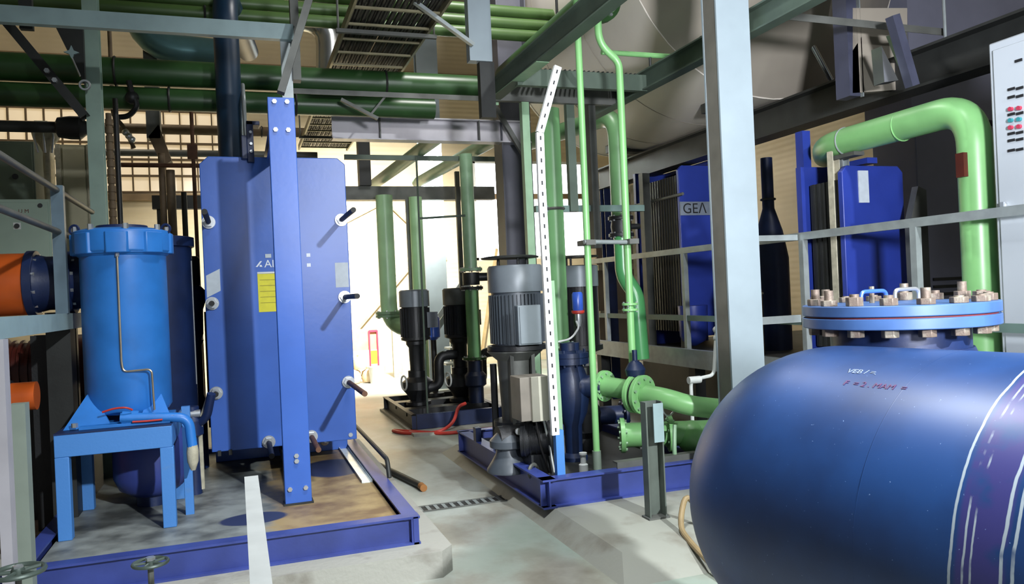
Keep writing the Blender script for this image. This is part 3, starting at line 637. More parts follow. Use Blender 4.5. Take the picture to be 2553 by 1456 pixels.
MB().pipe([(q.x - .08, 8.8, 8), q + V3(-.08, 0, .1), q + V3(.0, 0, .02), q + V3(.1, 0, -.22)], .02, .1, 10).build('lamp_arm', brown, t)
for k in range(3): MB().ball(P(313 + 8 * k, 330 + 9 * k, Y=8.78), .035).build('lamp_head', chrome, t)

# ================================================================== OVERHEAD MIDDLE
lt = thing('cable_ladder', 'wide cable ladder with bronze rails and rungs overhead, filled with black cables', 'cable tray', (1.33, 9, 3.93))
TX0, TX1, TZ0, TY0, TY1 = .965, 1.70, 4.0, 4.2, 12.6
for x in (TX0, TX1): MB().bar((x, TY0, TZ0), (x, TY1, TZ0), .022, .08).build('side_rail', traysteel, lt)
r0 = MB().box(TX0, TX1, TY0 + .2 - .012, TY0 + .2 + .012, TZ0 - .035, TZ0 - .015).build('rung', traysteel, lt)
copies(r0, [(0, .4 * i, 0) for i in range(1, 21)], lt)
mb = MB()
for i in range(26):
    x = TX0 + .025 + i * .0275; z = TZ0 + .008 + (i % 2) * .012; pts = []
    for k in range(8): pts.append((x + random.uniform(-.006, .006), TY0 + .05 + (TY1 - TY0 - .1) * k / 7, z + random.uniform(0, .006)))
    mb.pipe(pts, .0165, .3, 6, 3)
tag(mb.build('power_cables', cable), 'black power cables lying side by side in the cable ladder', 'cables', None, 'stuff')
for y, lb in ((6.9, 'nearer trapeze hanger holding the cable ladder from the roof'), (11.5, 'farther trapeze hanger holding the cable ladder from the roof')):
    hl = thing('ladder_hanger', lb, 'hanger', (1.33, y, 3.9), 'trapeze hangers of the cable ladder')
    MB().box(TX0 - .08, TX1 + .08, y - .02, y + .02, TZ0 - .075, TZ0 - .041).build('cross_bar', dullsteel, hl)
    for x in (TX0 - .06, TX1 + .06): MB().cyl((x, y, TZ0 - .06), (x, y, 8), .01, n=8).build('hanger_rod', dullsteel, hl)
# hanging box section, struts, angles
q0, q1 = P(1172, 150, Y=6.4), P(1228, 150, Y=6.4)
t = thing('hanging_post', 'light grey box-section post hanging from the roof in the top centre', 'post', (q0.x, 6.4, q0.z))
MB().box(q0.x, q1.x, 6.4, 6.5, q0.z, 8).build('post_shaft', palecol, t)
q2 = P(1190, 300, Y=6.55); MB().box(q0.x + .09, q1.x + .02, 6.42, 6.5, q2.z, q0.z).build('post_tail', darksteel, t)
a, b = P(1000, -20, Y=6.3), P(1180, 112, Y=6.36)
one('strut', 'thin grey strut running from the top edge to the hanging post', 'strut', MB().bar(a, b, .03, .05, V3(0, 1, 0)), galv)
a, b = P(952, 237, Y=7.6), P(1330, 248, Y=7.6)
t = thing('angle_beam', 'thin grey angle beam running under the green pipes from ladder to post', 'beam', (a.x, 7.6, a.z))
MB().angle((a.x - .95, 7.6, a.z), (b.x + .1, 7.6, a.z), .05, .008, None, 1, 1).build('beam_angle', dullsteel, t)
MB().bar(P(850, 248, Y=7.62), P(942, 296, Y=7.62), .03, .04, V3(0, 1, 0)).build('knee_strut', dullsteel, t)
MB().bar(P(965, 235, Y=7.62), P(925, 285, Y=7.62), .02, .02, V3(0, 1, 0)).build('knee_strut', dullsteel, t)
ib = thing('roof_beam', 'wide grey steel beam crossing the middle above the far pumps', 'beam', (2, 8.5, 3.3))
MB().ibeam((1.0, 8.5, 3.435), (3.25, 8.5, 3.435), .25, .16, .014).build('beam_shaft', mat('lilac_grey_beam', '#bdbac0', .45, .1, .1, 3), ib)
for x in (1.5, 2.62): MB().box(x, x + .012, 8.42, 8.5, 3.32, 3.55).build('stiffener', dullsteel, ib)
dc = thing('building_column', 'dark grey building column standing behind the large grey motor', 'column', (3.05, 8.5, 0))
q0, q1 = P(1258, 500, Y=8.45), P(1332, 500, Y=8.45)
MB().ibeam(((q0.x + q1.x) / 2, 8.6, 0), ((q0.x + q1.x) / 2, 8.6, 8), q1.x - q0.x, .28, .016, V3(1, 0, 0)).build('column_shaft', mat('dark_column_paint', '#565760', .45, .1, .08, 4), dc)
MB().bar(P(1222, 245, Y=8.3), P(1305, 385, Y=8.3), .05, .05, V3(0, 1, 0)).build('knee_brace', dullsteel, dc)
b2 = thing('cross_beam', 'plain grey beam above the two green risers at the bright far wall', 'beam', (2.6, 12, 3.1))
MB().box(.9, 3.95, 12, 12.15, 3.11, 3.315).build('beam_shaft', dullsteel, b2)
q0, q1 = P(893, 360, Y=11.9), P(925, 430, Y=11.9)
MB().box(q0.x, q1.x, 11.9, 12.1, 3.315, q0.z + .1).build('beam_post', darksteel, b2)
t = thing('far_column', 'pale blue-grey column behind the two far pumps', 'column', (3.2, 13, 0))
q0, q1 = P(1055, 550, Y=13), P(1108, 550, Y=13)
MB().ibeam(((q0.x + q1.x) / 2, 13.1, 0), ((q0.x + q1.x) / 2, 13.1, 8), .2, q1.x - q0.x, .016, V3(0, 1, 0)).build('column_shaft', palecol, t)
for (pa, pb, lb) in (((935, 472), (1085, 372), 'left one of two sloping green pipes above the far pumps'), ((1040, 462), (1235, 362), 'right one of two sloping green pipes above the far pumps')):
    a = P(*pa, Y=12.6); b = P(*pb, Y=9.2)
    t = thing('sloping_pipe', lb, 'pipe', (a.x, 11, 3.3))
    zc = 3.44 if pa[0] < 1000 else 3.46
    MB().pipe([(a.x, 12.6, zc), (b.x, 9.0, zc + .04)], .085, 0, 18).build('pipe_run', oldgreen, t)
a, b = P(900, 418, Y=9.8), P(1290, 420, Y=9.8)
one('thin_rail', 'thin green-grey rail below the sloping green pipes', 'rail', MB().bar((a.x - .2, 9.8, 3.36), (b.x + .05, 9.8, 3.36), .05, .06), beamgreen)

# ------------------------------------------------------------------ platform frame over the centre
pf = thing('pipe_gantry', 'dark green-grey steel frame of beams above the slotted channel', 'steel frame', (2.8, 5.5, 3.3))
FZ = 3.4
FX0, FX1 = 2.24, 3.45
MB().ibeam((FX0, 2.6, FZ + .02), (FX0, 6.75, FZ + .02), .17, .1, .012).build('main_beam', beamgreen, pf)
MB().ibeam((FX1, 2.6, FZ), (FX1, 7.4, FZ), .17, .1, .012).build('main_beam', beamgreen, pf)
MB().chan((FX0, 6.1, FZ - .02), (FX1, 6.1, FZ - .02), .14, .06, .01).build('cross_beam', beamgreen, pf)
MB().chan((FX0, 6.7, FZ), (FX1, 6.7, FZ), .14, .06, .01).build('cross_beam', dullsteel, pf)
MB().prism([(FX0 - .053, 6.76, FZ - .06), (FX0 + .053, 6.76, FZ - .06), (FX0 + .053, 5.5, FZ - .069), (FX0 - .053, 5.5, FZ - .069)], (0, 0, .004)).build('painted_lit_end', oldgreen, pf)  # paler sheet puts the lit end of the beam into colour
MB().box(FX0 - .06, FX0 + .06, 6.755, 6.775, FZ - .09, FZ + .12).build('end_plate', oldgreen, pf)
q = P(1310, 300, Y=6.7)
MB().bar((q.x, 6.72, .1), (q.x, 6.72, FZ - .06), .07, .07).build('frame_leg', oldgreen, pf)
q = P(1472, 300, Y=6.75)
MB().bar((q.x, 6.75, 1.98), (q.x, 6.75, FZ - .06), .07, .09).build('hanging_post', dullsteel, pf)
q = P(1420, 300, Y=6.75)
MB().bar((q.x, 6.75, 2.33), (q.x, 6.75, FZ - .06), .08, .06).build('hanging_post', beamgreen, pf)
MB().bar((2.62, 6.78, 2.36), (3.75, 6.78, 2.36), .05, .06).build('tie_rail', mat('teal_grey_rail', '#5f7670', .5, .1, .1, 6), pf)
mb = MB()
for i in range(26): mb.box(2.3 + i * .045, 2.312 + i * .045, 6.15, 6.65, FZ + .06, FZ + .085)
mb.build('grating', darksteel, pf)
t = thing('overhead_pipe', 'thick dark green pipe with a pale end cup at the top edge right of centre', 'pipe', (3.0, 6, 4.0))
MB().cyl((2.98, 4.9, 4.05), (2.98, 8.4, 4.05), .15, n=28).build('pipe_run', dkgreen, t)
flange(t, (2.98, 6.0, 4.05), (0, 1, 0), .2, .05, dkgreen, 10, .014)
MB().cyl((2.98, 6.9, 4.2), (2.98, 6.9, 8), .014, n=8).build('hanger_rod', darksteel, t)
q = P(1512, 5, Y=4.6); t2 = thing('lamp_cup', 'small silver cup-shaped fitting at the top edge', 'fitting', (q.x, 4.6, q.z - .1))
MB().lathe([(.05, -.06), (.062, -.05), (.055, .1)], q, n=18).build('cup', cladb, t2); MB().cyl(q + V3(0, 0, .1), (q.x, 4.6, 8), .012, n=8).build('stem', darksteel, t2)

# ------------------------------------------------------------------ slotted channel and thin green pipes
ch = thing('slotted_channel', 'white slotted cable channel running up beside the grey motor and bending at the top', 'cable channel', (2.05, 5.1, .3))
def slotted(a, b, w_, name, m):
    d = (b - a).normalized(); L = (b - a).length; sd = V3(1, 0, 0); sd = (sd - d * sd.dot(d)).normalized(); nrm = sd.cross(d)
    p = MB().bar(a, b, w_, .004, nrm)
    for s in (-1, 1): p.bar(a + sd * s * w_ / 2 - nrm * .0 + V3(0, .014, 0), b + sd * s * w_ / 2 + V3(0, .014, 0), .004, .03, V3(0, 1, 0))
    o = p.build(name, m, ch); n = int(L / .075); mb = MB()
    for i in range(n):
        c = a + d * (L * (i + .5) / n) + V3(0, -.0025, 0); mb.bar(c - d * .014, c + d * .014, .011, .002, V3(0, 1, 0))
    mb.build('slots', inkblack, o); return o
SY = 5.1
pts = [P(1386, 1085, Y=SY), P(1352, 470, Y=SY), P(1347, 330, Y=SY), P(1392, 165, Y=SY)]
slotted(pts[0], pts[1], .052, 'channel_length', white); slotted(pts[1], pts[2], .05, 'channel_length', white); slotted(pts[2], pts[3], .05, 'channel_length', white)
q = P(1398, 1140, Y=SY); MB().box(q.x - .03, q.x + .03, SY, SY + .05, .25, pts[0].z + .03).build('channel_foot', stand_blue, ch)
MB().bar(P(1372, 700, Y=5.2), P(1400, 1180, Y=5.2), .05, .03, V3(0, 1, 0)).build('backing_post', oldgreen, ch)
def thinpipe(label, pts, r=.026, m=green, bend=.1):
    t = thing('thin_pipe', label, 'pipe', (pts[0][0], pts[0][1], min(p[2] for p in pts))); MB().pipe(pts, r, bend, 16).build('pipe_run', m, t); return t
q = P(1487, 1120, Y=5.45); z1 = .36
t = thinpipe('thin bright green vertical pipe standing on a grey post in front of the green flanges', [(q.x, 5.45, z1), (q.x, 5.45, 3.32), (q.x + .02, 5.5, 3.9)])
MB().cyl((q.x, 5.45, .1), (q.x, 5.45, z1), .034, n=14).build('pipe_post', mat('green_grey_post', '#6e7b70', .5, .1, .1, 6), t)
MB().cyl((q.x, 5.45, .1), (q.x, 5.45, .115), .06, n=14).build('post_foot', dullsteel, t)
XA = q.x
a, b, c, d = P(1490, 40, Y=5.5), P(1492, 108, Y=5.5), P(1560, 165, Y=5.5), P(1578, 930, Y=5.5)
zj = P(1575, 765, Y=5.5).z
t = thinpipe('thin bright green pipe with a dog-leg at the top, right of the straight one', [(a.x, 5.5, a.z + .3), (a.x, 5.5, b.z), (c.x - .06, 5.5, c.z + .03), (d.x, 5.5, c.z - .08), (d.x, 5.5, .95)], .029, green, .1)
XB = d.x
for dz in (-.022, .022): flange(t, (XB, 5.5, zj + dz), (0, 0, 1), .062, .018, green, 4, .008)
t = thing('clamp_bar', 'grey clamp bar tying the two thin green pipes together', 'bracket', (2.7, 5.42, 1.94))
MB().cyl((XA - .05, 5.4, 1.955), (XB + .03, 5.44, 1.945), .017, n=12).build('bar', galv, t)
for x in (XA, XB): MB().box(x - .04, x + .04, 5.38, 5.55, 1.93, 1.97).build('clamp', dullsteel, t)
a, b = P(1500, 130, Y=6.0), P(1672, 135, Y=6.0); e = P(1752, 140, Y=6.0)
t = thinpipe('thin horizontal green pipe with a grey end under the overhead frame at the right', [a, (b.x, 6, a.z)], .022)
MB().cyl((b.x, 6, a.z), (e.x, 6, a.z), .018, n=12).build('grey_end', dullsteel, t); MB().bar((e.x, 6, a.z - .03), (e.x, 6, a.z + .2), .03, .03).build('end_bracket', darksteel, t)
MB().cyl((FX1, 6, FZ + .08), (FX1, 6, a.z), .012, n=8).build('pipe_stub', darksteel, t)
# large green risers
q = P(1385, 600, Y=6.8)
t = thing('riser_pipe', 'wide green vertical pipe directly behind the white slotted channel', 'pipe', (q.x, 6.8, .9))
MB().cyl((q.x, 6.8, .9), (q.x, 6.8, 3.3), .088, n=26).build('pipe_run', mat('mid_green_paint', '#78ab74', .36, 0, .06, 4), t)
flange(t, (q.x, 6.8, 1.08), (0, 0, 1), .14, .04, oldgreen, 8, .012)
MB().torus((q.x, 6.8, 2.36), (0, 0, 1), .09, .015, 24, 6).build('pipe_clamp', dullsteel, t); XR = q.x
q = P(1542, 420, Y=7.5); zt, zv = P(1545, 290, Y=7.5).z, P(1545, 565, Y=7.5).z
t = thing('riser_pipe', 'green riser with elbow and black butterfly valve left of the far lettered exchanger', 'pipe', (q.x, 7.5, 1.4))
MB().pipe([(q.x - .45, 9.2, zt + .02), (q.x - .0, 7.5, zt + .02), (q.x, 7.5, zv + .1)], .098, .26, 24, 8).build('pipe_run', mat('shaded_green_paint', '#5c8458', .38, 0, .08, 4), t)  # darker copy of the pipe green, shade put into the colour
for dz in (.09, -.09): flange(t, (q.x, 7.5, zv + dz), (0, 0, 1), .135, .035, blackm, 8, .012)
v_ = MB().lathe([(.1, -.07), (.11, 0), (.1, .07)], (q.x, 7.5, zv)).build('butterfly_valve', blackm, t)
MB().cyl((q.x + .1, 7.5, zv), (q.x + .22, 7.5, zv), .03, n=12).build('valve_neck', blackm, v_)
zb = P(1565, 755, Y=7.5).z
MB().pipe([(q.x, 7.5, zv - .1), (q.x, 7.5, zb + .28), (q.x + .1, 7.42, zb + .1), (q.x + .12, 7.4, zb - .6)], .085, .12, 22).build('pipe_run', mat('lower_green_paint', '#4f9a5e', .3, 0, .06, 4), t)
# round lamp seen between the pipes
q = P(1495, 310, Y=10.6)
t = thing('pendant_lamp', 'small glowing round lamp hanging between the green risers', 'lamp', (q.x, 10.6, q.z))
MB().ball(q, .08, 20).build('globe', emit('lamp_globe', '#fff6e6', 7), t); MB().cyl(q + V3(0, 0, .07), (q.x, 10.6, 8), .012, n=8).build('stem', darksteel, t)
MB().lathe([(.09, .05), (.06, .1), (.03, .14)], q).build('lamp_holder', cladb, t)
lamp('pendant_glow', 'POINT', q + V3(0, -.15, 0), 12, (1, .95, .85), .06)

# ================================================================== FAR PUMP SKID
fs = thing('pump_skid', 'low black steel frame under the two far vertical pumps', 'equipment skid', (2.35, 10, .03))
MB().chan((1.84, 9.1, .12), (3.0, 9.1, .12), .17, .06, .01, None, 1).build('front_beam', navy, fs)
MB().chan((1.87, 9.07, .12), (1.87, 11.0, .12), .17, .06, .01).build('side_beam', blackm, fs)
MB().chan((2.97, 9.07, .12), (2.97, 11.0, .12), .17, .06, .01).build('side_beam', blackm, fs)
MB().chan((1.84, 11.0, .12), (3.0, 11.0, .12), .17, .06, .01).build('rear_beam', blackm, fs)
for y in (9.6, 10.3): MB().box(1.88, 2.96, y, y + .2, .12, .2).build('pump_bearer', blackm, fs)
def farpump(px, Y, label, ztop, capm):
    q = P(px, 780, Y=Y); x = q.x; t = thing('vertical_pump', label, 'pump', (x, Y, .2))
    r = .175
    m_ = MB().lathe([(r, .0), (r, .38), (r * .95, .4)], (x, Y, ztop - .62), n=28)
    for i in range(28):
        a = 2 * math.pi * i / 28; d = V3(math.cos(a), math.sin(a), 0); m_.bar(V3(x, Y, ztop - .61) + d * (r + .008), V3(x, Y, ztop - .24) + d * (r + .008), .006, .022, d)
    mo = m_.build('motor_body', blackm, t)
    MB().lathe([(r + .02, 0), (r + .02, .2), (r, .22), (1e-5, .225)], (x, Y, ztop - .225), n=28).build('fan_cowl', capm, mo)
    MB().box(x + .12, x + .26, Y - .18, Y - .06, ztop - .5, ztop - .3).build('terminal_box', motor, mo)
    MB().lathe([(.09, 0), (.1, .3), (.13, .34), (.13, .38), (.19, .4), (.19, .43)], (x, Y, ztop - 1.05), n=24).build('lantern', blackm, t)
    MB().lathe([(.16, 0), (.16, .04), (.11, .06), (.15, .14), (.2, .2), (.2, .3), (.12, .36), (.12, ztop - 1.05 - .2)], (x, Y, .2), n=24).build('pump_casing', blackm, t)
    p = MB().pipe([(x, Y - .1, .42), (x + .26, Y - .12, .42), (x + .26, Y - .12, .82), (x + .5, Y - .1, .82)], .065, .12, 16).build('discharge_bend', blackm, t)
    MB().torus((x - .2, Y - .1, .5), (1, .2, 0), .09, .012, 20, 6).build('handwheel', white, t)
    return x
x1 = farpump(1034, 10, 'left far vertical pump with grey-capped black motor on the black frame', 1.69, motorlt)
x2 = farpump(1142, 10.0, 'right far vertical pump beside the green riser on the black frame', 1.69, dullsteel)
q = P(962, 600, Y=11.6); z0 = P(970, 780, Y=11.6).z
t = thing('riser_pipe', 'left far green riser with a flange and a bend into the far pump', 'pipe', (q.x, 11.6, z0))
MB().pipe([(q.x, 11.6, 3.12), (q.x, 11.6, z0 - .18), (q.x + .42, 11.2, z0 - .28)], .125, .3, 22).build('pipe_run', oldgreen if False else mat('pale_green_pipe', '#a3cb9c', .36, 0, .06, 4), t)
for dz in (0, -.045): flange(t, (q.x, 11.6, z0 + dz), (0, 0, 1), .2, .04, oldgreen, 8, .014)
MB().bar((q.x + .4, 11.2, .0), (q.x + .4, 11.2, z0 - .38), .06, .06).build('pipe_leg', dullsteel, t)
q = P(1040, 600, Y=11.8)
t = thing('riser_pipe', 'middle far green riser rising behind the left far pump', 'pipe', (q.x, 11.8, .3))
MB().cyl((q.x, 11.8, 0), (q.x, 11.8, 3.12), .1, n=22).build('pipe_run', mat('pale_green_pipe', '#86b283'), t)
MB().box(q.x - .13, q.x - .07, 11.9, 11.95, 0, 3.1).build('support_strip', dullsteel, t)
q = P(1168, 550, Y=9.7); zf = P(1175, 672, Y=9.7).z
t = thing('riser_pipe', 'right far green riser with a black valve between flanges above the far skid', 'pipe', (q.x, 9.7, .3))
MB().cyl((q.x, 9.7, zf), (q.x, 9.7, 3.4), .085, n=22).build('pipe_run', oldgreen, t)
MB().cyl((q.x, 9.7, .75), (q.x, 9.7, zf - .25), .088, n=22).build('pipe_run', mat('mid_green_paint', '#62a862'), t)
MB().lathe([(.1, .2), (.1, .4), (.14, .43), (.14, .55), (.1, .6), (.1, .74)], (q.x, 9.7, 0)).build('pump_outlet', valve_blue, t)
flange(t, (q.x, 9.7, zf), (0, 0, 1), .15, .035, oldgreen, 8, .012); flange(t, (q.x, 9.7, zf - .24), (0, 0, 1), .15, .035, blackm, 8, .012); flange(t, (q.x, 9.7, .77), (0, 0, 1), .16, .03, dkgreen, 8, .012)
v_ = MB().cyl((q.x, 9.7, zf - .2), (q.x, 9.7, zf - .04), .11).build('valve_body', blackm, t)
MB().cyl((q.x + .1, 9.7, zf - .1), (q.x + .34, 9.65, zf - .1), .055, n=14).build('actuator', blackm, v_)
q = P(1141, 450, Y=10.8)
one('vertical_strip', 'dark thin vertical bar left of the right far riser', 'bar', MB().box(q.x - .03, q.x + .03, 10.8, 10.86, 0, 3.36), dullsteel)
a, b = P(1050, 547, Y=10.6), P(1160, 541, Y=10.6)

q = P(1047, 600, Y=9.4); t = thing('rod', 'thin dark vertical rod with a cross arm in front of the left far pump', 'rod', (q.x, 9.4, 0)); MB().cyl((q.x, 9.4, 0), (q.x, 9.4, 3.3), .012, n=8).build('upright', beamgreen, t); zz = P(1100, 544, Y=9.4).z; MB().cyl((q.x, 9.4, zz), (P(1160, 541, Y=9.4).x, 9.4, zz + .03), .014, n=10).build('cross_arm', beamgreen, t)
a, b = P(1145, 1035, Y=9.2), P(1098, 990, Y=9.3)
mb = MB().pipe([(2.48, 9.0, .3), (2.38, 8.96, .28), (2.3, 8.9, .1), (2.1, 8.8, .02), (1.72, 9.0, .02), (1.62, 9.3, .02), (1.85, 9.04, .02), (2.15, 8.7, .02), (2.75, 8.72, .02)], .02, .12, 10)
one('hose', 'red hose looped on the floor in front of the far pump frame', 'hose', mb, redhose)
# step / white frame behind the far pumps
a, b = P(1075, 745, Y=12.4), P(1130, 700, Y=12.4)
t = thing('stair', 'pale metal step ladder behind the far pumps', 'ladder', (a.x, 12.4, 0))
for s in (0, .4):
    MB().bar((a.x - .05, 12.4 + s, .9), (b.x + .35, 12.4 + s, 1.9), .03, .09).build('handrail', galv, t); MB().bar((a.x + .42, 12.4 + s, 0), (a.x + .42, 12.4 + s, 1.5), .05, .05).build('leg', galv, t)
for k in range(5): MB().box(a.x + .12 + .08 * k, a.x + .38 + .08 * k, 12.4, 12.8, .2 + .25 * k, .23 + .25 * k).build('tread', white, t)
# fire point at the far wall
q = P(925, 840, Y=15.6)
t = thing('fire_point_stand', 'small red-framed stand with a yellow panel near the bright far wall', 'stand', (q.x, 15.6, 0))
MB().box(q.x - .45, q.x + .12, 15.6, 15.63, .58, 1.0).build('back_panel', mat('faded_orange_board', '#d89a72', .6), t)
for x in (q.x - .04, q.x + .12): MB().bar((x, 15.58, 0), (x, 15.58, .96), .03, .03).build('post', redbtn, t)
MB().box(q.x - .04, q.x + .12, 15.56, 15.59, .93, .97).build('top_bar', redbtn, t)
MB().box(q.x - .02, q.x + .1, 15.56, 15.585, .3, .56).build('yellow_panel', yellow, t)
q = P(938, 885, Y=14.8); one('bucket', 'white bucket on the floor at the bright far wall', 'bucket', MB().lathe([(.13, 0), (.16, .3), (.165, .31), (.15, .31), (.12, .02), (1e-5, .02)], (q.x, 14.8, 0)), white)
q = P(898, 880, Y=15.0)
for dx, dz, rad, lb in ((-.16, .145, .17, 'cream sack on the floor at left in the small heap by the white bucket'), (.15, .14, .155, 'cream sack on the floor at right in the small heap by the white bucket'), (-.02, .385, .15, 'cream sack lying on top of the small heap by the white bucket')):
    one('sack', lb, 'sack', MB().lathe([(1e-4, -.85 * rad), (rad * .8, -.8 * rad), (rad, -.2 * rad), (rad * .85, .5 * rad), (rad * .3, .8 * rad), (rad * .35, rad)], (q.x + dx, 15.0, dz), n=14), mat('cream_sackcloth', '#e0c8a4', .8, 0, .1, 8, .3), 'cream sacks at the far wall')
q = P(965, 870, Y=15.5); one('wall_post', 'pale post at the far wall right of the fire point', 'post', MB().box(q.x + .12, q.x + .3, 15.5, 15.6, 0, 1.1), wrap)
# floor drain, rods on the floor
dg = thing('floor_drain', 'narrow slotted drain grate in the floor between the two skids', 'drain', (1.6, 5.78, 0))
MB().box(1.12, 2.0, 5.72, 5.84, .001, .004).build('drain_channel', inkblack, dg)
for y in (5.71, 5.85): MB().box(1.12, 2.0, y - .008, y + .008, .001, .009).build('drain_edge', dullsteel, dg)
r0 = MB().box(1.13, 1.157, 5.715, 5.845, .004, .009).build('grate_bar', galv, dg); copies(r0, [(.062 * i, 0, 0) for i in range(1, 14)], dg)
a, b, c = P(890, 1088, X=.96), P(970, 1165, X=.96), P(974, 1222, X=.96)
MB().pipe([(.955, 7.4, .31), (.955, 7.38, .43), (.955, 5.66, .43), (.955, 5.6, .31)], .017, .05, 10).build('grab_rail', darksteel, sk)
a, b = P(975, 1172, Z=.02), P(1050, 1214, Z=.02)
t = thing('pipe_offcut', 'dark pipe with rusty end lying on the floor right of the left skid', 'pipe', (a.x, a.y, 0))
MB().cyl((1.12, 7.6, .03), (b.x, b.y, .03), .027, n=12).build('pipe_length', darksteel, t); MB().cyl((b.x, b.y, .03), (b.x + .002, b.y - .09, .03), .03, n=12).build('pipe_end', mat('rust_orange', '#a06a34', .7), t)

# ================================================================== MIDDLE SKID WITH THE LARGE MOTOR
ms = thing('pump_skid', 'dark blue channel frame under the large grey motor in the centre', 'equipment skid', (2.6, 5.9, .1))
MB().ibeam((1.9, 5.06, .2), (3.35, 5.06, .2), .2, .1).build('front_beam', skid_blue, ms)
MB().ibeam((1.95, 5.0, .2), (1.95, 7.2, .2), .2, .1).build('side_beam', skid_blue, ms)
MB().ibeam((3.3, 5.0, .2), (3.3, 7.2, .2), .2, .1).build('side_beam', skid_blue, ms)
MB().ibeam((1.9, 7.2, .2), (3.35, 7.2, .2), .2, .1).build('rear_beam', skid_blue, ms)
MB().box(1.98, 3.25, 5.12, 7.15, .2, .22).build('deck_plate', darksteel, ms)
for x in (2.5,): MB().chan((x, 5.1, .3), (3.3, 5.1, .3), .09, .07).build('pipe_bearer', dullsteel, ms)
MB().box(1.9, 1.95, 6.6, 6.68, .3, .42).build('lifting_lug', navy, ms)
MX, MY = P(1288, 780, Y=6.1).x, 6.1
bm2 = thing('electric_motor', 'large grey vertical motor with ribbed body, cowl and terminal box on the blue skid', 'motor', (MX, MY, .3))
R0 = .205; zc0, zc1, zb0 = P(1285, 728, Y=MY).z, P(1285, 662, Y=MY).z, P(1285, 862, Y=MY - .1).z
m_ = MB().lathe([(R0, zb0), (R0, zc0)], (MX, MY, 0), n=36)
for i in range(44):
    a = 2 * math.pi * i / 44; d = V3(math.cos(a), math.sin(a), 0); m_.bar(V3(MX, MY, zb0 + .02) + d * (R0 + .01), V3(MX, MY, zc0 - .02) + d * (R0 + .01), .005, .026, d)
mo = m_.build('motor_body', motor, bm2)
MB().lathe([(R0 + .022, zc0), (R0 + .024, zc0 + .01), (R0 + .024, zc1 - .02), (R0 + .01, zc1), (1e-5, zc1 + .004)], (MX, MY, 0), n=40).build('fan_cowl', motorlt, mo)
zr = P(1275, 641, Y=MY).z
rh = MB().lathe([(1e-5, zr - .012), (.235, zr - .012), (.24, zr), (.2, zr + .008), (1e-5, zr + .012)], (MX - .04, MY, 0), n=36).build('rain_hood', darksteel, mo)
for k in range(3):
    a = 2 * math.pi * k / 3 + .4; MB().cyl((MX + .14 * math.cos(a), MY + .14 * math.sin(a), zc1), (MX + .14 * math.cos(a), MY + .14 * math.sin(a), zr), .012, n=8).build('hood_post', darksteel, rh)
a, b = P(1288, 762, Y=MY - .27), P(1350, 858, Y=MY - .27)
tb = MB().box(a.x, b.x, MY - .29, MY - .16, b.z, a.z).build('terminal_box', boxgrey, mo, .008)
MB().box(a.x + .012, b.x - .012, MY - .3, MY - .29, b.z + .012, a.z - .012).build('box_lid', boxgrey, tb, .004)
MB().lathe([(R0 + .03, zb0 - .04), (R0 + .05, zb0 - .035), (R0 + .05, zb0), (R0, zb0 + .01)], (MX, MY, 0), n=36).build('motor_flange', blackm, mo)
mb = MB().lathe([(.13, .55), (.13, .62), (.15, zb0 - .12), (.23, zb0 - .05), (.23, zb0 - .04)], (MX - .03, MY, 0), n=26)
mb.build('lantern', dullsteel, bm2)
for k in (-1, 1): MB().box(MX - .03 + k * .09 - .015, MX - .03 + k * .09 + .015, MY - .18, MY - .1, .5, zb0 - .05).build('lantern_rib', dullsteel, bm2)
MB().lathe([(.2, .3), (.2, .36), (.14, .4), (.16, .46), (.2, .5), (.2, .55), (.13, .56)], (MX - .03, MY, 0), n=26).build('pump_foot', blackm, bm2)
MB().pipe([(MX - .16, MY + .2, .3), (MX - .16, MY + .2, 1.0)], .03, 0, 10).build('drain_line', blackm, bm2)
# feed pump with cone foot in front
q = P(1272, 1100, Y=5.75)
fp = thing('feed_pump', 'black pump with a bell-shaped base and a horizontal motor low on the blue skid', 'pump', (q.x, 5.7, .22))
MB().lathe([(.17, 0), (.17, .02), (.13, .08), (.1, .13), (.09, .17), (.14, .19), (.14, .24), (.08, .3)], (q.x - .02, 5.75, .22), n=26).build('bell_base', motor, fp)
MB().cyl((q.x - .1, 5.75, .47), (q.x + .1, 5.75, .47), .1, n=20).build('pump_head', blackm, fp)
c = P(1342, 1090, Y=5.55)
m_ = MB().cyl((c.x - .12, 5.6, c.z - .01), (c.x + .1, 5.5, c.z - .01), .13, n=28)
for k in range(5): m_.cyl((c.x - .09 + k * .04, 5.59 - k * .018, c.z - .01), (c.x - .08 + k * .04, 5.585 - k * .018, c.z - .01), .14, n=28)
m_.build('motor_body', blackm, fp); MB().box(c.x - .1, c.x + .12, 5.45, 5.62, .22, c.z - .11).build('motor_foot', blackm, fp)
q2 = P(1292, 1075, Y=5.6); MB().cyl(q2, q2 + V3(0, -.02, 0), .026, n=16).build('gauge', white, fp)
q3 = P(1328, 1140, Y=5.4); MB().torus((q3.x, 5.4, .275), (.6, -1, 0), .05, .014, 20, 6).build('support_ring', dullsteel, fp)
jb = thing('junction_box', 'beige junction box on a post in front of the large grey motor', 'electrical box', (2.1, 5.4, .22))
a, b = P(1302, 942, Y=5.4), P(1372, 1045, Y=5.4); mid = P(1337, 945, Y=5.4)
MB().box(a.x - .02, b.x, 5.4, 5.62, b.z, a.z).build('box_body', mat('box_side_grey', '#7d776d', .5), jb, .004)
MB().box(a.x + .06, b.x + .005, 5.375, 5.4, b.z - .005, a.z + .002).build('box_door', beige, jb, .003)
MB().bar((b.x - .02, 5.5, .22), (b.x - .02, 5.5, b.z), .04, .04).build('box_post', blackm, jb)
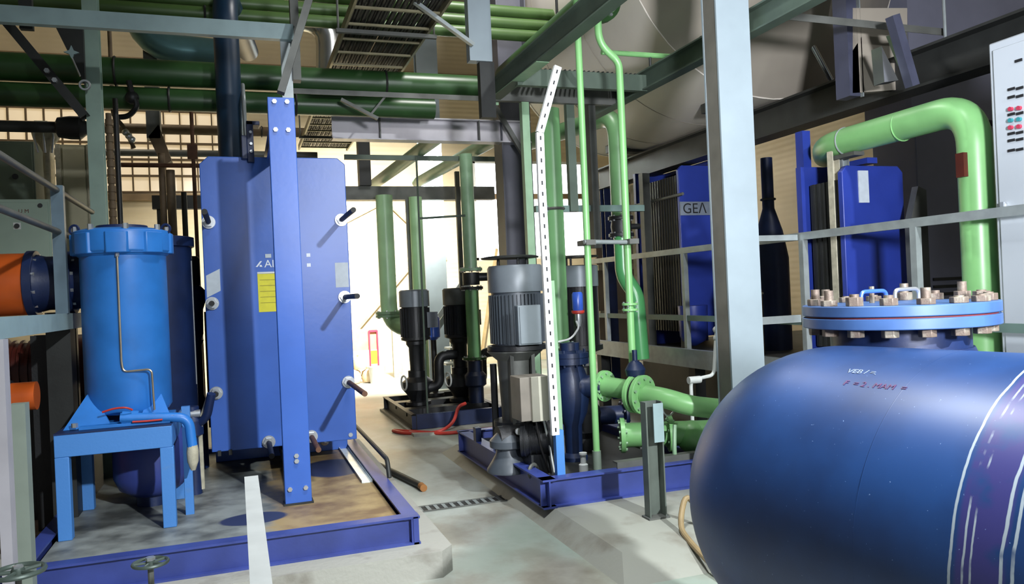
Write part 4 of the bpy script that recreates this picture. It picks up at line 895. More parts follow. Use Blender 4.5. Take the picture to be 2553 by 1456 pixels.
for k in (0, 1): MB().pipe([(a.x + .1 + .06 * k, 5.42, b.z), (a.x + .12 + .07 * k, 5.4, .45), (a.x + .18 + .04 * k, 5.4, .25)], .008, .05, 8).build('cable_tail', white if k else cable, jb)
# blue valve / strainer
q = P(1425, 985, Y=5.85); X = q.x
bv = thing('pump_valve', 'dark blue cast valve joining the centre machine to the green flanged pipe', 'valve', (X, 5.85, .22))
zt = P(1440, 890, Y=5.85).z
MB().lathe([(.11, .22), (.11, .25), (.07, .28), (.075, .5), (.12, .6), (.15, .74), (.14, .88), (.1, zt - .06), (.15, zt - .05), (.15, zt)], (X, 5.85, 0), n=28).build('valve_body', valve_blue, bv)
MB().lathe([(.15, zt + .003), (.15, zt + .04), (.08, zt + .06), (.08, zt + .12)], (X, 5.85, 0), n=28).build('bonnet', valve_blue, bv)
for k in range(8):
    a = 2 * math.pi * k / 8; MB().cyl((X + .128 * math.cos(a), 5.85 + .128 * math.sin(a), zt - .07), (X + .128 * math.cos(a), 5.85 + .128 * math.sin(a), zt + .065), .01, n=6).build('bolt', valve_blue, bv)
zp = P(1470, 965, Y=5.7).z
MB().cyl((X + .05, 5.78, zp), (X + .19, 5.7, zp), .09, n=22).build('outlet_neck', valve_blue, bv)
# green flanged pipework
gp = thing('flanged_pipe', 'bright green horizontal pipe with two bolted flanges leading to the big blue vessel', 'pipe', (2.9, 5.4, .6))
a, b = P(1490, 950, Y=5.7), P(1588, 968, Y=5.35); c = P(1612, 985, Y=5.3); d = P(1720, 1012, Y=5.05); e_ = P(1800, 1020, Y=5.0)
a = V3(X + .21, 5.69, zp)
ax = (c - a); ax.z *= .5
n1 = flange(gp, a + V3(.01, 0, 0), ax, .125, .035, green, 10, .011, oldgreen)
MB().pipe([a, a + ax * .5, c - ax * .02], .078, .1, 22).build('pipe_run', green, gp)
c2 = c + ax.normalized() * -.04
flange(gp, c2 - ax.normalized() * .03, ax, .135, .022, blackm, 0)
flange(gp, c2, ax, .15, .035, green, 10, .012, oldgreen)
flange(gp, c2 - ax.normalized() * .065, ax, .15, .035, green, 0)
MB().pipe([c2, c2 + ax.normalized() * .2, d, e_], .076, .12, 22).build('pipe_run', green, gp)
MB().torus(P(1668, 1010, Y=5.2), ax, .08, .007, 24, 6).build('u_bolt', chrome, gp)
MB().lathe([(.07, 0), (.08, .05), (.05, .1), (.02, .12), (.02, .2)], P(1585, 950, Y=5.4) + V3(0, 0, .04), n=16).build('valve_neck', valve_blue, gp)
gl = thing('return_pipe', 'lower bright green pipe with flanges beneath the flanged pipe', 'pipe', (3.0, 5.4, .3))
a, b, c = P(1552, 1085, Y=5.5), P(1660, 1110, Y=5.35), P(1720, 1130, Y=5.3)
ax = (c - a); ax.z = 0
flange(gl, a, ax, .135, .035, green, 8, .012, oldgreen)
MB().pipe([a, a + ax * .9, a + ax * 1.5], .095, .05, 22).build('pipe_run', green, gl)
MB().ball(a + ax * 1.05 + V3(0, 0, -.03), .13, 20).build('valve_bulb', green, gl)
flange(gl, a + ax * .72, ax, .14, .035, green, 8, .01, oldgreen)
MB().torus(a + ax * .3, ax, .098, .006, 24, 6).build('u_bolt', chrome, gl)
for f in (.3,): q = a + ax * f; MB().box(q.x - .05, q.x + .05, q.y - .05, q.y + .05, .345, q.z - .085).build('pipe_saddle', dullsteel, gl)
q = P(1655, 1040, Y=5.2); MB().pipe([(q.x + .02, 5.1, .05), (q.x + .02, 5.1, .4), (q.x + .06, 5.15, .55)], .016, .05, 8).build('drain_tail', oldgreen, gl)
q = P(1636, 1335, Z=.0); zt = P(1630, 1000, Y=4.5).z
q0, q1 = P(1618, 1150, Y=4.45), P(1660, 1150, Y=4.45)
ps = thing('support_post', 'tall grey-green channel post standing on the floor in front of the green flange', 'post', (q0.x, 4.5, .1))
MB().chan(((q0.x + q1.x) / 2, 4.5, .1), ((q0.x + q1.x) / 2, 4.5, zt), q1.x - q0.x, .07, .009, V3(1, 0, 0), 1).build('channel_shaft', mat('green_grey_channel', '#5c655e', .5, .1, .12, 6), ps)
MB().box(q0.x - .015, q1.x + .015, 4.45, 4.55, .1, .112).build('foot_plate', dullsteel, ps)
MB().box(q0.x + .05, q1.x + .0, 4.455, 4.463, zt - .26, zt - .01).build('painted_lit_strip', paleblue, ps)  # pale plate gives the post its lit top by colour
# second motor with filter behind
q = P(1443, 700, Y=7.4); X2 = q.x
m2 = thing('electric_motor', 'second grey vertical motor partly hidden behind the wide green riser', 'motor', (X2, 7.4, .1))
za, zb_, zc_ = P(1440, 662, Y=7.4).z, P(1440, 715, Y=7.4).z, P(1440, 860, Y=7.4).z
MB().lathe([(.2, zb_), (.2, za - .01), (.18, za), (1e-5, za + .004)], (X2, 7.4, 0), n=32).build('fan_cowl', boxgrey, m2)
m_ = MB().lathe([(.175, zc_), (.175, zb_)], (X2, 7.4, 0), n=30)
for i in range(34):
    a = 2 * math.pi * i / 34; d = V3(math.cos(a), math.sin(a), 0); m_.bar(V3(X2, 7.4, zc_) + d * .18, V3(X2, 7.4, zb_) + d * .18, .005, .02, d)
m_.build('motor_body', blackm, m2)
MB().lathe([(.2, .2), (.2, .3), (.13, .36), (.13, zc_ - .08), (.22, zc_ - .05), (.22, zc_)], (X2, 7.4, 0), n=24).build('lantern', blackm, m2)
MB().box(X2 - .25, X2 + .25, 7.25, 7.6, .1, .22).build('motor_base', blackm, m2)
zh = P(1445, 640, Y=7.4).z; MB().lathe([(1e-5, zh - .01), (.21, zh - .01), (.21, zh + .006), (1e-5, zh + .012)], (X2, 7.4, 0), n=30).build('rain_hood', darksteel, m2)
for k in range(4):
    a = 2 * math.pi * k / 4 + .6; MB().cyl((X2 + .14 * math.cos(a), 7.4 + .14 * math.sin(a), za), (X2 + .14 * math.cos(a), 7.4 + .14 * math.sin(a), zh), .012, n=8).build('hood_post', darksteel, m2)
q = P(1440, 755, Y=6.5); fl = thing('oil_filter', 'small bright blue filter bowl with a red collar and white hose', 'filter', (q.x, 6.5, 1.2))
zt, zm, zl = P(1440, 728, Y=6.5).z, P(1440, 774, Y=6.5).z, P(1440, 800, Y=6.5).z
MB().lathe([(.045, zm), (.05, zm + .02), (.05, zt - .02), (.04, zt)], (q.x, 6.5, 0), n=20).build('filter_bowl', mat('filter_blue', '#3a62c8', .3), fl)
MB().lathe([(.05, zm - .03), (.06, zm - .02), (.06, zm)], (q.x, 6.5, 0), n=16).build('red_collar', redhose, fl)
MB().lathe([(.02, zl - .05), (.03, zl), (.03, zm - .03)], (q.x, 6.5, 0), n=14).build('drain_cock', chrome, fl)
MB().pipe([(q.x - .03, 6.48, zl), P(1444, 815, Y=6.45), P(1425, 845, Y=6.5), P(1392, 852, Y=6.55)], .009, .06, 8).build('white_hose', white, fl)
MB().bar((q.x + .0, 6.56, .22), (q.x, 6.56, zm), .03, .03).build('filter_post', darksteel, fl)

# ================================================================== RIGHT: column, rail, exchangers, drum
rc = thing('building_column', 'pale grey H-section building column right of centre', 'column', (3.25, 4.6, 0))
q0, q1, q2 = P(1806, 500, Y=4.5), P(1888, 500, Y=4.5), P(1780, 500, Y=4.9)
xm = (q0.x + q1.x) / 2; wd = q1.x - q0.x
MB().box(q0.x, q1.x, 4.5, 4.516, 0, 8).build('front_flange', palecol, rc)
MB().box(q0.x, q1.x, 4.66, 4.676, 0, 8).build('rear_flange', palecol, rc)
MB().box(xm - .006, xm + .006, 4.516, 4.66, 0, 8).build('web', dullsteel, rc)
MB().box(q0.x + .004, q0.x + .012, 4.516, 4.66, 0, 8).build('cover_plate', mat('weathered_cover_plate', '#6d6a62', .5, .2, .12, 5), rc)
MB().box(q0.x - .08, q1.x + .08, 4.42, 4.9, 0, .025).build('base_plate', dullsteel, rc)
RX = 4.3
rr = thing('guard_rail', 'long grey steel guard rail on the raised platform at the right', 'railing', (RX, 6, .86))
MB().bar((RX, 2.62, 1.945), (RX, 9.3, 1.945), .035, .06).build('top_rail', galv, rr)
MB().bar((RX, 2.62, 1.255), (RX, 9.3, 1.255), .03, .055).build('lower_rail', mat('teal_grey_rail', '#5f7670'), rr)
for y in (2.9, 4.07, 5.18, 6.97, 8.8): MB().bar((RX, y, .84), (RX, y, 1.915), .05, .05, V3(1, 0, 0)).build('rail_post', galv, rr)
lg = thing('cross_rail', 'short bright rails running off behind the pale column at the right', 'railing', (4.0, 5.3, .86))
a, b = P(1900, 594, Y=5.2), P(1995, 590, Y=5.2); c, d = P(1905, 800, Y=5.2), P(1992, 796, Y=5.2)
MB().bar((a.x - .25, 5.22, a.z), (RX - .03, 5.22, a.z), .03, .045).build('top_rail', galv, lg); MB().bar((c.x - .25, 5.22, c.z), (RX - .03, 5.22, c.z), .03, .06).build('lower_rail', galv, lg)
MB().bar((c.x - .22, 5.22, 0), (c.x - .22, 5.22, a.z), .05, .05).build('rail_post', galv, lg)
# exchanger with the lettered sign
PZ = .84
def exchanger(label, Y, x0, x1, z0, z1, depth, name, m):
    t = thing('plate_heat_exchanger', label, 'heat exchanger', ((x0 + x1) / 2, Y + depth / 2, PZ))
    MB().prism([(x0, Y, z0), (x1, Y, z0), (x1, Y, z1 - .05), (x1 - .05, Y, z1), (x0 + .05, Y, z1), (x0, Y, z1 - .05)], (0, .05, 0)).build('pressure_plate', m, t, .006)
    mb = MB(); n = int(depth / .03)
    for i in range(n): mb.box(x0 + .03 + .008 * (i % 2), x1 - .03 - .008 * (i % 2), Y + .052 + i * .03, Y + .078 + i * .03, z0 + .06, z1 - .1)
    mb.build('plate_pack', darksteel, t)
    MB().box(x0 - .02, x1 + .02, Y + depth + .06, Y + depth + .12, PZ, z1 + .06).build('frame_plate', m, t)
    for x in ((x0 - .035,) if name == 'lettered' else ()):
        for z in (z0 + .25, (z0 + z1) / 2, z1 - .35): MB().cyl((x + .01, Y - .12, z), (x + .01, Y + depth + .2, z), .018, n=10).build('tightening_bolt', dullsteel, t)
    MB().box((x0 + x1) / 2 - .05, (x0 + x1) / 2 + .05, Y + .0, Y + depth + .1, z1 + .02, z1 + .065).build('carrying_bar', m, t)
    for x in (x0 + .06, x1 - .06): MB().box(x - .05, x + .05, Y + .02, Y + .12, PZ, z0 + .02).build('foot', blackm, t)
    return t
g0, g1 = P(1690, 412, Y=8.0), P(1695, 838, Y=8.0)
gx = exchanger('far blue plate heat exchanger with a pale lettered sign behind the pale column', 8.0, g0.x, g0.x + .95, .98, g0.z, .95, 'lettered', unit_blue)
a, b = P(1695, 503, Y=7.99), P(1790, 536, Y=7.99)
sg = MB().box(a.x, a.x + .6, 7.985, 8.0, b.z, a.z).build('name_plate', mat('blue_grey_sign', '#78828f', .5), gx)
text('GE\u039b', .17, (a.x + .03, 7.984, (a.z + b.z) / 2 - .005), (1, 0, 0), (0, 0, 1), inkblack, sg, 'lettering', .0005)
q = P(1735, 640, Y=7.9)
MB().lathe([(.05, -.03), (.05, .03)], (g0.x + .22, 7.99, 1.02), n=10).build('drain_nozzle', unit_blue, gx)
# pipe cap / nozzle at lower front
q = P(1720, 830, Y=7.95); MB().lathe([(.02, -.12), (.13, -.06), (.16, .0), (.17, .35)], (q.x + .02, 7.9, PZ + .16), n=24).build('lower_nozzle', unit_blue, gx)
h0, h1 = P(2098, 412, Y=4.9), P(2250, 412, Y=4.9)
yend = P(1992, 500, X=h0.x).y
hx2 = exchanger('right-hand blue plate heat exchanger behind the guard rail with a pale notice', 4.9, h0.x, h1.x, .98, h0.z, yend - 5.02, 'right', unit_blue)
a, b = P(2140, 425, Y=4.89), P(2168, 505, Y=4.89); plab(MB().box(a.x, b.x, 4.89, 4.9, b.z, a.z).build('notice_sheet', paper, hx2), 'pale notice sheet')
q0 = P(1986, 330, Y=yend + .1); MB().box(q0.x, q0.x + .08, yend + .03, yend + .12, PZ, q0.z).build('end_column', unit_blue, hx2)
cb = thing('dark_housing', 'large dark grey machine housing right of the blue exchanger', 'housing', (6.4, 5.3, PZ))
q0 = P(2285, 400, Y=6.4); q1 = P(2300, 395, Y=6.4)
hs = MB().box(q0.x, 8.95, 6.4, 7.0, PZ, 3.2).build('housing_body', mat('dark_lilac_grey_panel', '#77798a', .5, .1, .08, 2), cb, .01)
for k in range(5): MB().box(q0.x + .15, q0.x + 1.4, 6.385, 6.4, 1.2 + .08 * k, 1.23 + .08 * k).build('louvre_slat', darksteel, hs)
q = P(2285, 480, Y=4.7)
one('leaning_panel', 'narrow weathered steel post left of the dark housing behind the rail', 'post', MB().prism([(q.x - .07, 4.7, PZ), (q.x + .1, 4.7, PZ), (q.x + .1, 4.7, q.z + .02), (q.x + .02, 4.7, q.z + .05), (q.x - .07, 4.7, q.z - .22)], (0, .06, 0)), dullsteel)
# double post carrying the green pipe
for px, lb in ((2082, 'left one of two pale posts under the end of the green pipe'), (2106, 'right one of two pale posts under the end of the green pipe')):
    q = P(px, 500, Y=5.0); zt = P(px, 378 if px < 2100 else 370, Y=5.0).z
    t = thing('pipe_support', lb, 'post', (q.x, 5.0, PZ), 'twin posts under the green pipe')
    w_ = .042
    MB().chan((q.x, 5.0, PZ), (q.x, 5.0, zt), .07, .06, .008, V3(1, 0, 0), 1).build('post_shaft', wrap if px < 2100 else galv, t)
    MB().box(q.x - .05, q.x + .05, 4.94, 5.06, PZ, PZ + .012).build('post_foot', dullsteel, t)
q = P(2090, 375, Y=5.0)
gt = thing('green_pipe', 'bright green pipe running above the rail and bending down beside the white panel', 'pipe', (4.55, 4.2, .84))
GX = 4.52
zz = 2.66; yn, yf = 3.78, 5.12
MB().pipe([(GX, yn, .84), (GX, yn, zz + .01), (GX, yf, zz), (GX + .3, yf + .35, zz)], .105, .26, 26, 10).build('pipe_run', green, gt)
MB().torus((GX, yf - .22, zz), (0, 1, 0), .107, .006, 26, 6).build('pipe_clamp', galv, gt)
MB().torus((GX, 4.35, zz), (0, 1, 0), .105, .005, 26, 6).build('weld_bead', green, gt)
flange(gt, (GX, yn, .9), (0, 0, 1), .16, .04, dkgreen, 8, .012)
a = P(2425, 400, Y=3.7); MB().box(GX - .135, GX - .1, yn - .03, yn + .03, P(2425, 440, Y=3.75).z, P(2425, 380, Y=3.75).z).build('red_tag', redm, gt)
MB().box(GX - .05, GX + .05, yf - .35, yf - .1, zz - .13, zz - .1).build('pipe_shoe', dullsteel, gt)
# white control panel
wp = thing('control_cabinet', 'tall white control cabinet with rows of switches at the right edge', 'cabinet', (4.65, 2.95, PZ))
WXp, zt = 4.4, 2.99
MB().box(WXp, WXp + .5, 2.3, 3.555, PZ, zt).build('panel_body', mat('white_panel_paint', '#b1b9c1', .4, 0, .03, 2), wp, .01)
dr = MB().box(WXp - .012, WXp, 2.34, 3.52, PZ + .08, zt - .05).build('panel_door', mat('white_panel_paint', '#b1b9c1'), wp, .004)
def face(px, py): return P(px, py, X=WXp - .013)
rows = [(153, inkblack, 2540), (222, inkblack, 0), (242, inkblack, 0), (272, redbtn, 0), (285, inkblack, 0), (300, tealbtn, 0), (318, redbtn, 0), (333, inkblack, 0), (350, inkblack, 0), (375, inkblack, 0)]
for y, m_, only in rows:
    for px in ((2522, 2543) if not only else (only,)):
        q = face(px, y + (2522 - px) * .12)
        if m_ is inkblack: MB().box(WXp - .018, WXp - .012, q.y - .022, q.y + .022, q.z - .008, q.z + .008).build('legend_plate', m_, dr)
        else: MB().cyl((WXp - .012, q.y, q.z), (WXp - .03, q.y, q.z), .013, n=12).build('push_button', m_, dr)
q = face(2507, 512); MB().cyl((WXp - .012, q.y, q.z), (WXp - .03, q.y, q.z), .018, n=12).build('door_lock', chrome, dr)
MB().box(WXp - .045, WXp - .03, q.y - .012, q.y + .012, q.z - .03, q.z + .02).build('door_handle', chrome, dr)
# overhead insulated drum with its beam and cone
DX, DZ, DR = 4.95, 4.95, 1.6
dm = thing('insulated_drum', 'huge aluminium-clad drum lying overhead at the upper right', 'vessel', (DX, 7.5, DZ - DR))
MB().lathe([(DR * .35, 9.85), (DR * .8, 9.75), (DR, 9.5), (DR, 6.3)], (DX, 0, DZ), (0, 1, 0), 64).build('drum_shell', drumclad, dm)
for y in (9.45, 8.5, 7.45): MB().torus((DX, y, DZ), (0, 1, 0), DR - .004, .008, 64, 6).build('cladding_seam', clad, dm)
MB().lathe([(DR, 6.31), (DR * .55, 5.5), (DR * .5, 5.2)], (DX, 0, DZ), (0, 1, 0), 40).build('cone_end', clad, dm)
MB().cyl(P(1997, 62, Y=5.9), P(2086, 224, Y=5.9), .035, .02, n=14).build('highlight_bar', cladb, dm)  # bright bar modelled for the highlight streak on the drum end
bb = thing('support_beam', 'dark steel beam carrying the overhead drum', 'beam', (5.0, 7, 3.0))
MB().ibeam((5.05, 3.2, 3.17), (5.05, 10.4, 3.17), .3, .22, .02).build('beam_shaft', darksteel, bb)
for y in (8.9, 6.7): MB().box(4.5, 5.5, y, y + .15, 3.32, 3.5).build('drum_saddle', darksteel, bb)
for y in (3.25, 10.2): MB().ibeam((5.05, y, PZ if y < 9.6 else 0), (5.05, y, 3.02), .14, .14, .012, V3(0, 1, 0)).build('beam_leg', navy, bb)
q = P(2102, 120, Y=5.0)
t = thing('dark_post', 'dark blue-grey post rising from the support beam at upper right', 'post', (q.x, 4.95, 3.3))
MB().box(q.x - .045, q.x + .055, 4.9, 5.05, 3.02, 8).build('post_shaft', mat('dark_lilac_grey_steel', '#44475a', .5, .2), t)
MB().box(q.x + .085, q.x + .095, 4.9, 4.93, 3.02, 8).build('edge_strip', galv, t)
a, b = P(1880, 35, Y=4.7), P(2200, 50, Y=4.7)
t = thing('cable_tray', 'grey perforated angle tray reaching from the pale column to the right', 'cable tray', (a.x, 4.7, a.z))
MB().angle((q1.x - q1.x + P(1885, 35, Y=4.7).x, 4.7, a.z), (b.x + .6, 4.7, a.z - .02), .055, .006, None, 1, 1).build('tray_angle', dullsteel, t)
duct = thing('exhaust_duct', 'flat silver duct with a sloping hopper right of the overhead drum', 'duct', (5.3, 4.4, 3.0))
a, b, c, d = P(2126, 20, Y=4.9), P(2262, 20, Y=4.9), P(2262, 222, Y=4.9), P(2126, 232, Y=4.9)
MB().prism([a, b, c, d], (0, .06, 0)).build('duct_face', clad, duct)
a, b, c = P(2198, 115, Y=4.5), P(2240, 200, Y=4.5), P(2205, 205, Y=4.5)
MB().prism([a, b, c], (0, .1, 0)).build('hopper_side', cladb, duct)
a, b, c = P(2235, 80, Y=4.5), P(2262, 80, Y=4.5), P(2265, 155, Y=4.5)
MB().prism([a, b, c], (0, .1, 0)).build('hopper_side', cladb, duct)
MB().bar(P(2225, 40, Y=4.4), P(2275, 215, Y=4.4), .07, .07, V3(0, 1, 0)).build('duct_brace', mat('dark_lilac_grey_steel', '#44475a', .5, .2), duct)
a = P(2262, 60, Y=4.45)
dk = thing('ceiling_housing', 'dark lilac-grey casing filling the upper right corner above the green pipe', 'housing', (6, 4.6, 3.0))
q0 = P(2262, 240, Y=6.4); MB().box(q0.x, 8.95, 6.35, 7.0, 3.25, 8).build('casing_body', mat('dark_lilac_grey_panel', '#77798a'), dk)
q = P(2333, 128, Y=4.6)
jb2 = thing('junction_box', 'small pale junction box with a drooping cable at the upper right', 'electrical box', (q.x, 4.6, q.z - .1))
MB().box(q.x - .06, q.x + .06, 4.58, 4.65, q.z - .055, q.z + .06).build('box_body', mat('lilac_grey_box', '#8b8fa5', .5), jb2, .006)
MB().pipe([P(2330, 148, Y=4.6), P(2335, 180, Y=4.58), P(2322, 205, Y=4.6)], .011, .05, 8).build('cable', mat('lilac_grey_box', '#8b8fa5'), jb2)
MB().cyl(P(2357, 100, Y=4.62), (P(2357, 100, Y=4.62).x, 4.62, 8), .012, n=8).build('conduit', galv, jb2)
# white vent pipe with knob behind the vessel
q = P(1785, 905, Y=5.6); a = P(1786, 825, Y=5.6); b = P(1780, 935, Y=5.6); c = P(1722, 948, Y=5.6)
t = thing('vent_pipe', 'thin white bent pipe with a round white cap left of the pale column', 'pipe', (c.x, 5.6, 0))
MB().pipe([a, b, c, (c.x, 5.6, 0)], .015, .05, 10).build('pipe_run', white, t); MB().ball(a + V3(0, 0, .01), .03).build('cap', white, t); MB().ball(a + V3(0, 0, -.06), .03).build('tee', white, t)
MB().cyl(c + V3(-.02, 0, .0), c + V3(.09, 0, 0), .03, n=12).build('white_valve', white, t)
# stuff beyond: yellow barrier, red cord, dark wall behind middle
a, b = P(1588, 835, Y=9.4), P(1612, 835, Y=9.4)
t = thing('barrier', 'small yellow barrier on the platform left of the far lettered exchanger', 'barrier', (a.x, 9.4, PZ))
MB().box(a.x - .02, b.x + .12, 9.4, 9.45, .9, .97).build('barrier_board', mat('amber_paint', '#d98f2a', .5), t); MB().box(a.x + .02, a.x + .07, 9.4, 9.45, PZ, 1.12).build('barrier_post', mat('amber_paint', '#d98f2a'), t); MB().box(a.x + .12, a.x + .17, 9.4, 9.45, PZ, 1.16).build('barrier_post', wrap, t)
q0, q1 = P(1480, 480, Y=11.5), P(1592, 850, Y=11.5)
pw = thing('partition', 'grey-brown partition panel behind the green risers', 'partition', (q0.x, 11.5, 0))
MB().box(q0.x, q1.x, 11.5, 11.56, 0, q0.z).build('panel', mat('grey_brown_panel', '#8b7d70', .6, 0, .08, 3), pw)
MB().bar(P(1480, 570, Y=11.45), P(1528, 645, Y=11.45), .05, .02, V3(0, 1, 0)).build('red_stripe', redhose, pw)
for y in (660, 775): MB().box(q0.x, q1.x, 11.44, 11.5, P(1500, y + 14, Y=11.45).z, P(1500, y, Y=11.45).z).build('panel_rail', wrap, pw)
for px, lb in ((1622, 'dark steel post just left of the far lettered exchanger'), (1598, 'pale strip post between the partition and the far lettered exchanger')):
    q = P(px, 700, Y=9.6 if px < 1610 else 8.6); Yq = q.y
    one('steel_post', lb, 'post', MB().box(q.x - .05, q.x + .05, Yq, Yq + .1, PZ, 3.0), dullsteel if px > 1610 else wrap)
q = P(1962, 700, Y=6.2); t = thing('tan_drum', 'brown drum-like machine in the dark behind the rail', 'machine', (q.x, 6.6, PZ))
MB().lathe([(.16, PZ), (.17, PZ + .02), (.17, q.z - .1), (.12, q.z + .06)], (q.x + .03, 6.9, 0), n=24).build('drum_body', brown, t); MB().torus((q.x + .03, 6.9, q.z - .12), (0, 0, 1), .172, .012, 24, 6).build('hoop', wrap, t)
hose = MB().pipe([(2.36, 3.5, .02), (2.40, 3.95, .1), (2.47, 4.2, .12), (2.58, 4.28, .32), (2.64, 4.18, .12), (2.5, 3.85, .07), (2.62, 3.45, .02)], .018, .18, 10)
one('hose', 'tan hose coiled on the floor at the foot of the blue vessel', 'hose', hose, tan)

# ================================================================== BLUE PRESSURE VESSEL
def vessel_mat():
    m = bpy.data.materials.new('scratched_vessel_paint'); m.use_nodes = True; N = m.node_tree.nodes; L = m.node_tree.links
    b = N['Principled BSDF']; b.inputs['Roughness'].default_value = .42
    tc = N.new('ShaderNodeTexCoord'); sp = N.new('ShaderNodeSeparateXYZ'); L.new(tc.outputs['Object'], sp.inputs[0])
    no = N.new('ShaderNodeTexNoise'); no.inputs['Scale'].default_value = 3; no.inputs['Detail'].default_value = 6; L.new(tc.outputs['Object'], no.inputs['Vector'])
    r = N.new('ShaderNodeValToRGB'); r.color_ramp.elements[0].color = hexc('#15305c'); r.color_ramp.elements[1].color = hexc('#1c4076'); r.color_ramp.elements[0].position = .35; r.color_ramp.elements[1].position = .65
    L.new(no.outputs['Fac'], r.inputs['Fac']); prev = r.outputs['Color']
    n2 = N.new('ShaderNodeTexNoise'); n2.inputs['Scale'].default_value = 9; n2.inputs['Detail'].default_value = 4; L.new(tc.outputs['Object'], n2.inputs['Vector'])
    n3 = N.new('ShaderNodeTexNoise'); n3.inputs['Scale'].default_value = 130; L.new(tc.outputs['Object'], n3.inputs['Vector'])
    wob = N.new('ShaderNodeMath'); wob.operation = 'MULTIPLY_ADD'; wob.inputs[1].default_value = .014; L.new(n2.outputs['Fac'], wob.inputs[0]); L.new(sp.outputs['Y'], wob.inputs[2])
    def layer(prev, fac, c):
        k = N.new('ShaderNodeMix'); k.data_type = 'RGBA'; k.inputs['B'].default_value = hexc(c); L.new(fac, k.inputs['Factor']); L.new(prev, k.inputs['A']); return k.outputs['Result']
    def band(y, hw, soft, noise=None, thr=.5):
        s = N.new('ShaderNodeMath'); s.operation = 'SUBTRACT'; s.inputs[1].default_value = y; L.new(wob.outputs[0], s.inputs[0])
        a = N.new('ShaderNodeMath'); a.operation = 'ABSOLUTE'; L.new(s.outputs[0], a.inputs[0])
        q = N.new('ShaderNodeMapRange'); q.inputs['From Min'].default_value = hw + soft; q.inputs['From Max'].default_value = hw; L.new(a.outputs[0], q.inputs['Value'])
        if noise is None: return q.outputs['Result']
        g = N.new('ShaderNodeMapRange'); g.inputs['From Min'].default_value = thr - .06; g.inputs['From Max'].default_value = thr + .06; L.new(noise, g.inputs['Value'])
        mu = N.new('ShaderNodeMath'); mu.operation = 'MULTIPLY'; L.new(q.outputs['Result'], mu.inputs[0]); L.new(g.outputs['Result'], mu.inputs[1]); return mu.outputs[0]
    prev = layer(prev, band(-.705, .05, .01, n2.outputs['Fac'], .4), '#33336b')
    for y, hw, t in ((-.638, .0026, .3), (-.668, .002, .5), (-.685, .0016, .52), (-.752, .003, .32), (-.775, .003, .42)): prev = layer(prev, band(y, hw, .0012, n2.outputs['Fac'], t), '#98a4ad')
    g = N.new('ShaderNodeMapRange'); g.inputs['From Min'].default_value = .74; g.inputs['From Max'].default_value = .78; L.new(n3.outputs['Fac'], g.inputs['Value']); prev = layer(prev, g.outputs['Result'], '#6d86b0')
    L.new(prev, b.inputs['Base Color']); return m
vmat = vessel_mat()
VO = V3(1.878, 2.085, .858); VR, VB, VPHI = .515, .53, -.178
ve = thing('pressure_vessel', 'large dark blue horizontal pressure vessel with domed end at the lower right', 'vessel', VO, None, -VPHI)
prof = [(VR * math.cos(a), VB * math.sin(a)) for a in [math.pi / 2 * i / 20 for i in range(21)]]
prof = [(max(r, 1e-6), t) for r, t in prof]
MB().lathe([(VR * .6, -2.35), (VR, -2.2)] + prof, (0, 0, 0), (0, 1, 0), 96).build('vessel_shell', vmat, ve, 0, True, 60)
for y in (-.394,): MB().torus((0, y, 0), (0, 1, 0), VR - .003, .0036, 96, 6).build('weld_seam', vmat, ve, 0, True, 80)
for y in (-.75, -1.9): MB().prism([(-.4, y, -VO.z), (.4, y, -VO.z), (.42, y, -.3), (-.42, y, -.3)], (0, .12, 0)).build('saddle', navy, ve, 0, True)
# manhole
C0 = Matrix.Rotation(-(-VPHI), 4, 'Z')
mc = P(2238, 768, Z=1.483); mloc = Matrix.Rotation(VPHI, 4, 'Z') @ V3(0, 0, 0)
rel = Matrix.Rotation(VPHI, 3, 'Z') @ (mc - VO); rel.z = 0
MZ = 1.424 - VO.z
mn = MB().lathe([(.225, .38), (.225, MZ)], (rel.x, rel.y, 0), n=44).build('manhole_neck', navy, ve, 0, True)
FRm = .315
flb = mat('flange_blue_paint', '#3f5f92', .42, 0, .12, 8)
MB().lathe([(.24, .47), (.232, .49)], (rel.x, rel.y, 0), n=44).build('weld_collar', navy, mn, 0, True)
lf = MB().cyl((rel.x, rel.y, MZ), (rel.x, rel.y, MZ + .036), FRm, n=64).build('lower_flange', flb, ve, .003, True)
MB().cyl((rel.x, rel.y, MZ + .036), (rel.x, rel.y, MZ + .042), FRm - .012, n=64).build('gasket', gasket, ve, 0, True)
cv = MB().cyl((rel.x, rel.y, MZ + .042), (rel.x, rel.y, MZ + .078), FRm, n=64).build('manhole_cover', flb, ve, .003, True)
zt = MZ + .078
random.seed(3)
for k in range(16):
    a = 2 * math.pi * (k + .3) / 16; x, y = rel.x + .275 * math.cos(a), rel.y + .275 * math.sin(a)
    hgt = random.choice((.024, .03, .02)); ex = random.choice((0, .006, .02, .03))
    b_ = MB().cyl((x, y, zt), (x, y, zt + hgt), .028, n=6).build('cover_nut', boltrust, cv, .002, True)
    MB().cyl((x, y, zt + hgt), (x, y, zt + hgt + ex + .004), .015, n=12).build('stud_end', boltrust, b_, 0, True)
    MB().cyl((x, y, MZ), (x, y, MZ - .026), .027, n=6).build('stud_nut', boltrust, lf, .002, True)
for s, yy in ((-1, .02), (1, .03)):
    c = V3(rel.x + s * .1, rel.y + yy, zt); dx = V3(math.cos(VPHI), math.sin(VPHI), 0) * .055
    MB().pipe([c - dx, c - dx + V3(0, 0, .045), c + dx + V3(0, 0, .045), c + dx], .007, .02, 10).build('lifting_handle', mat('handle_blue', '#3a62b0', .35, .2, .05, 8) if s < 0 else chrome, cv, 0, True)
MB().cyl((rel.x, rel.y + .1, zt), (rel.x, rel.y + .1, zt + .06), .009, n=8).build('centre_stud', boltrust, cv, 0, True)
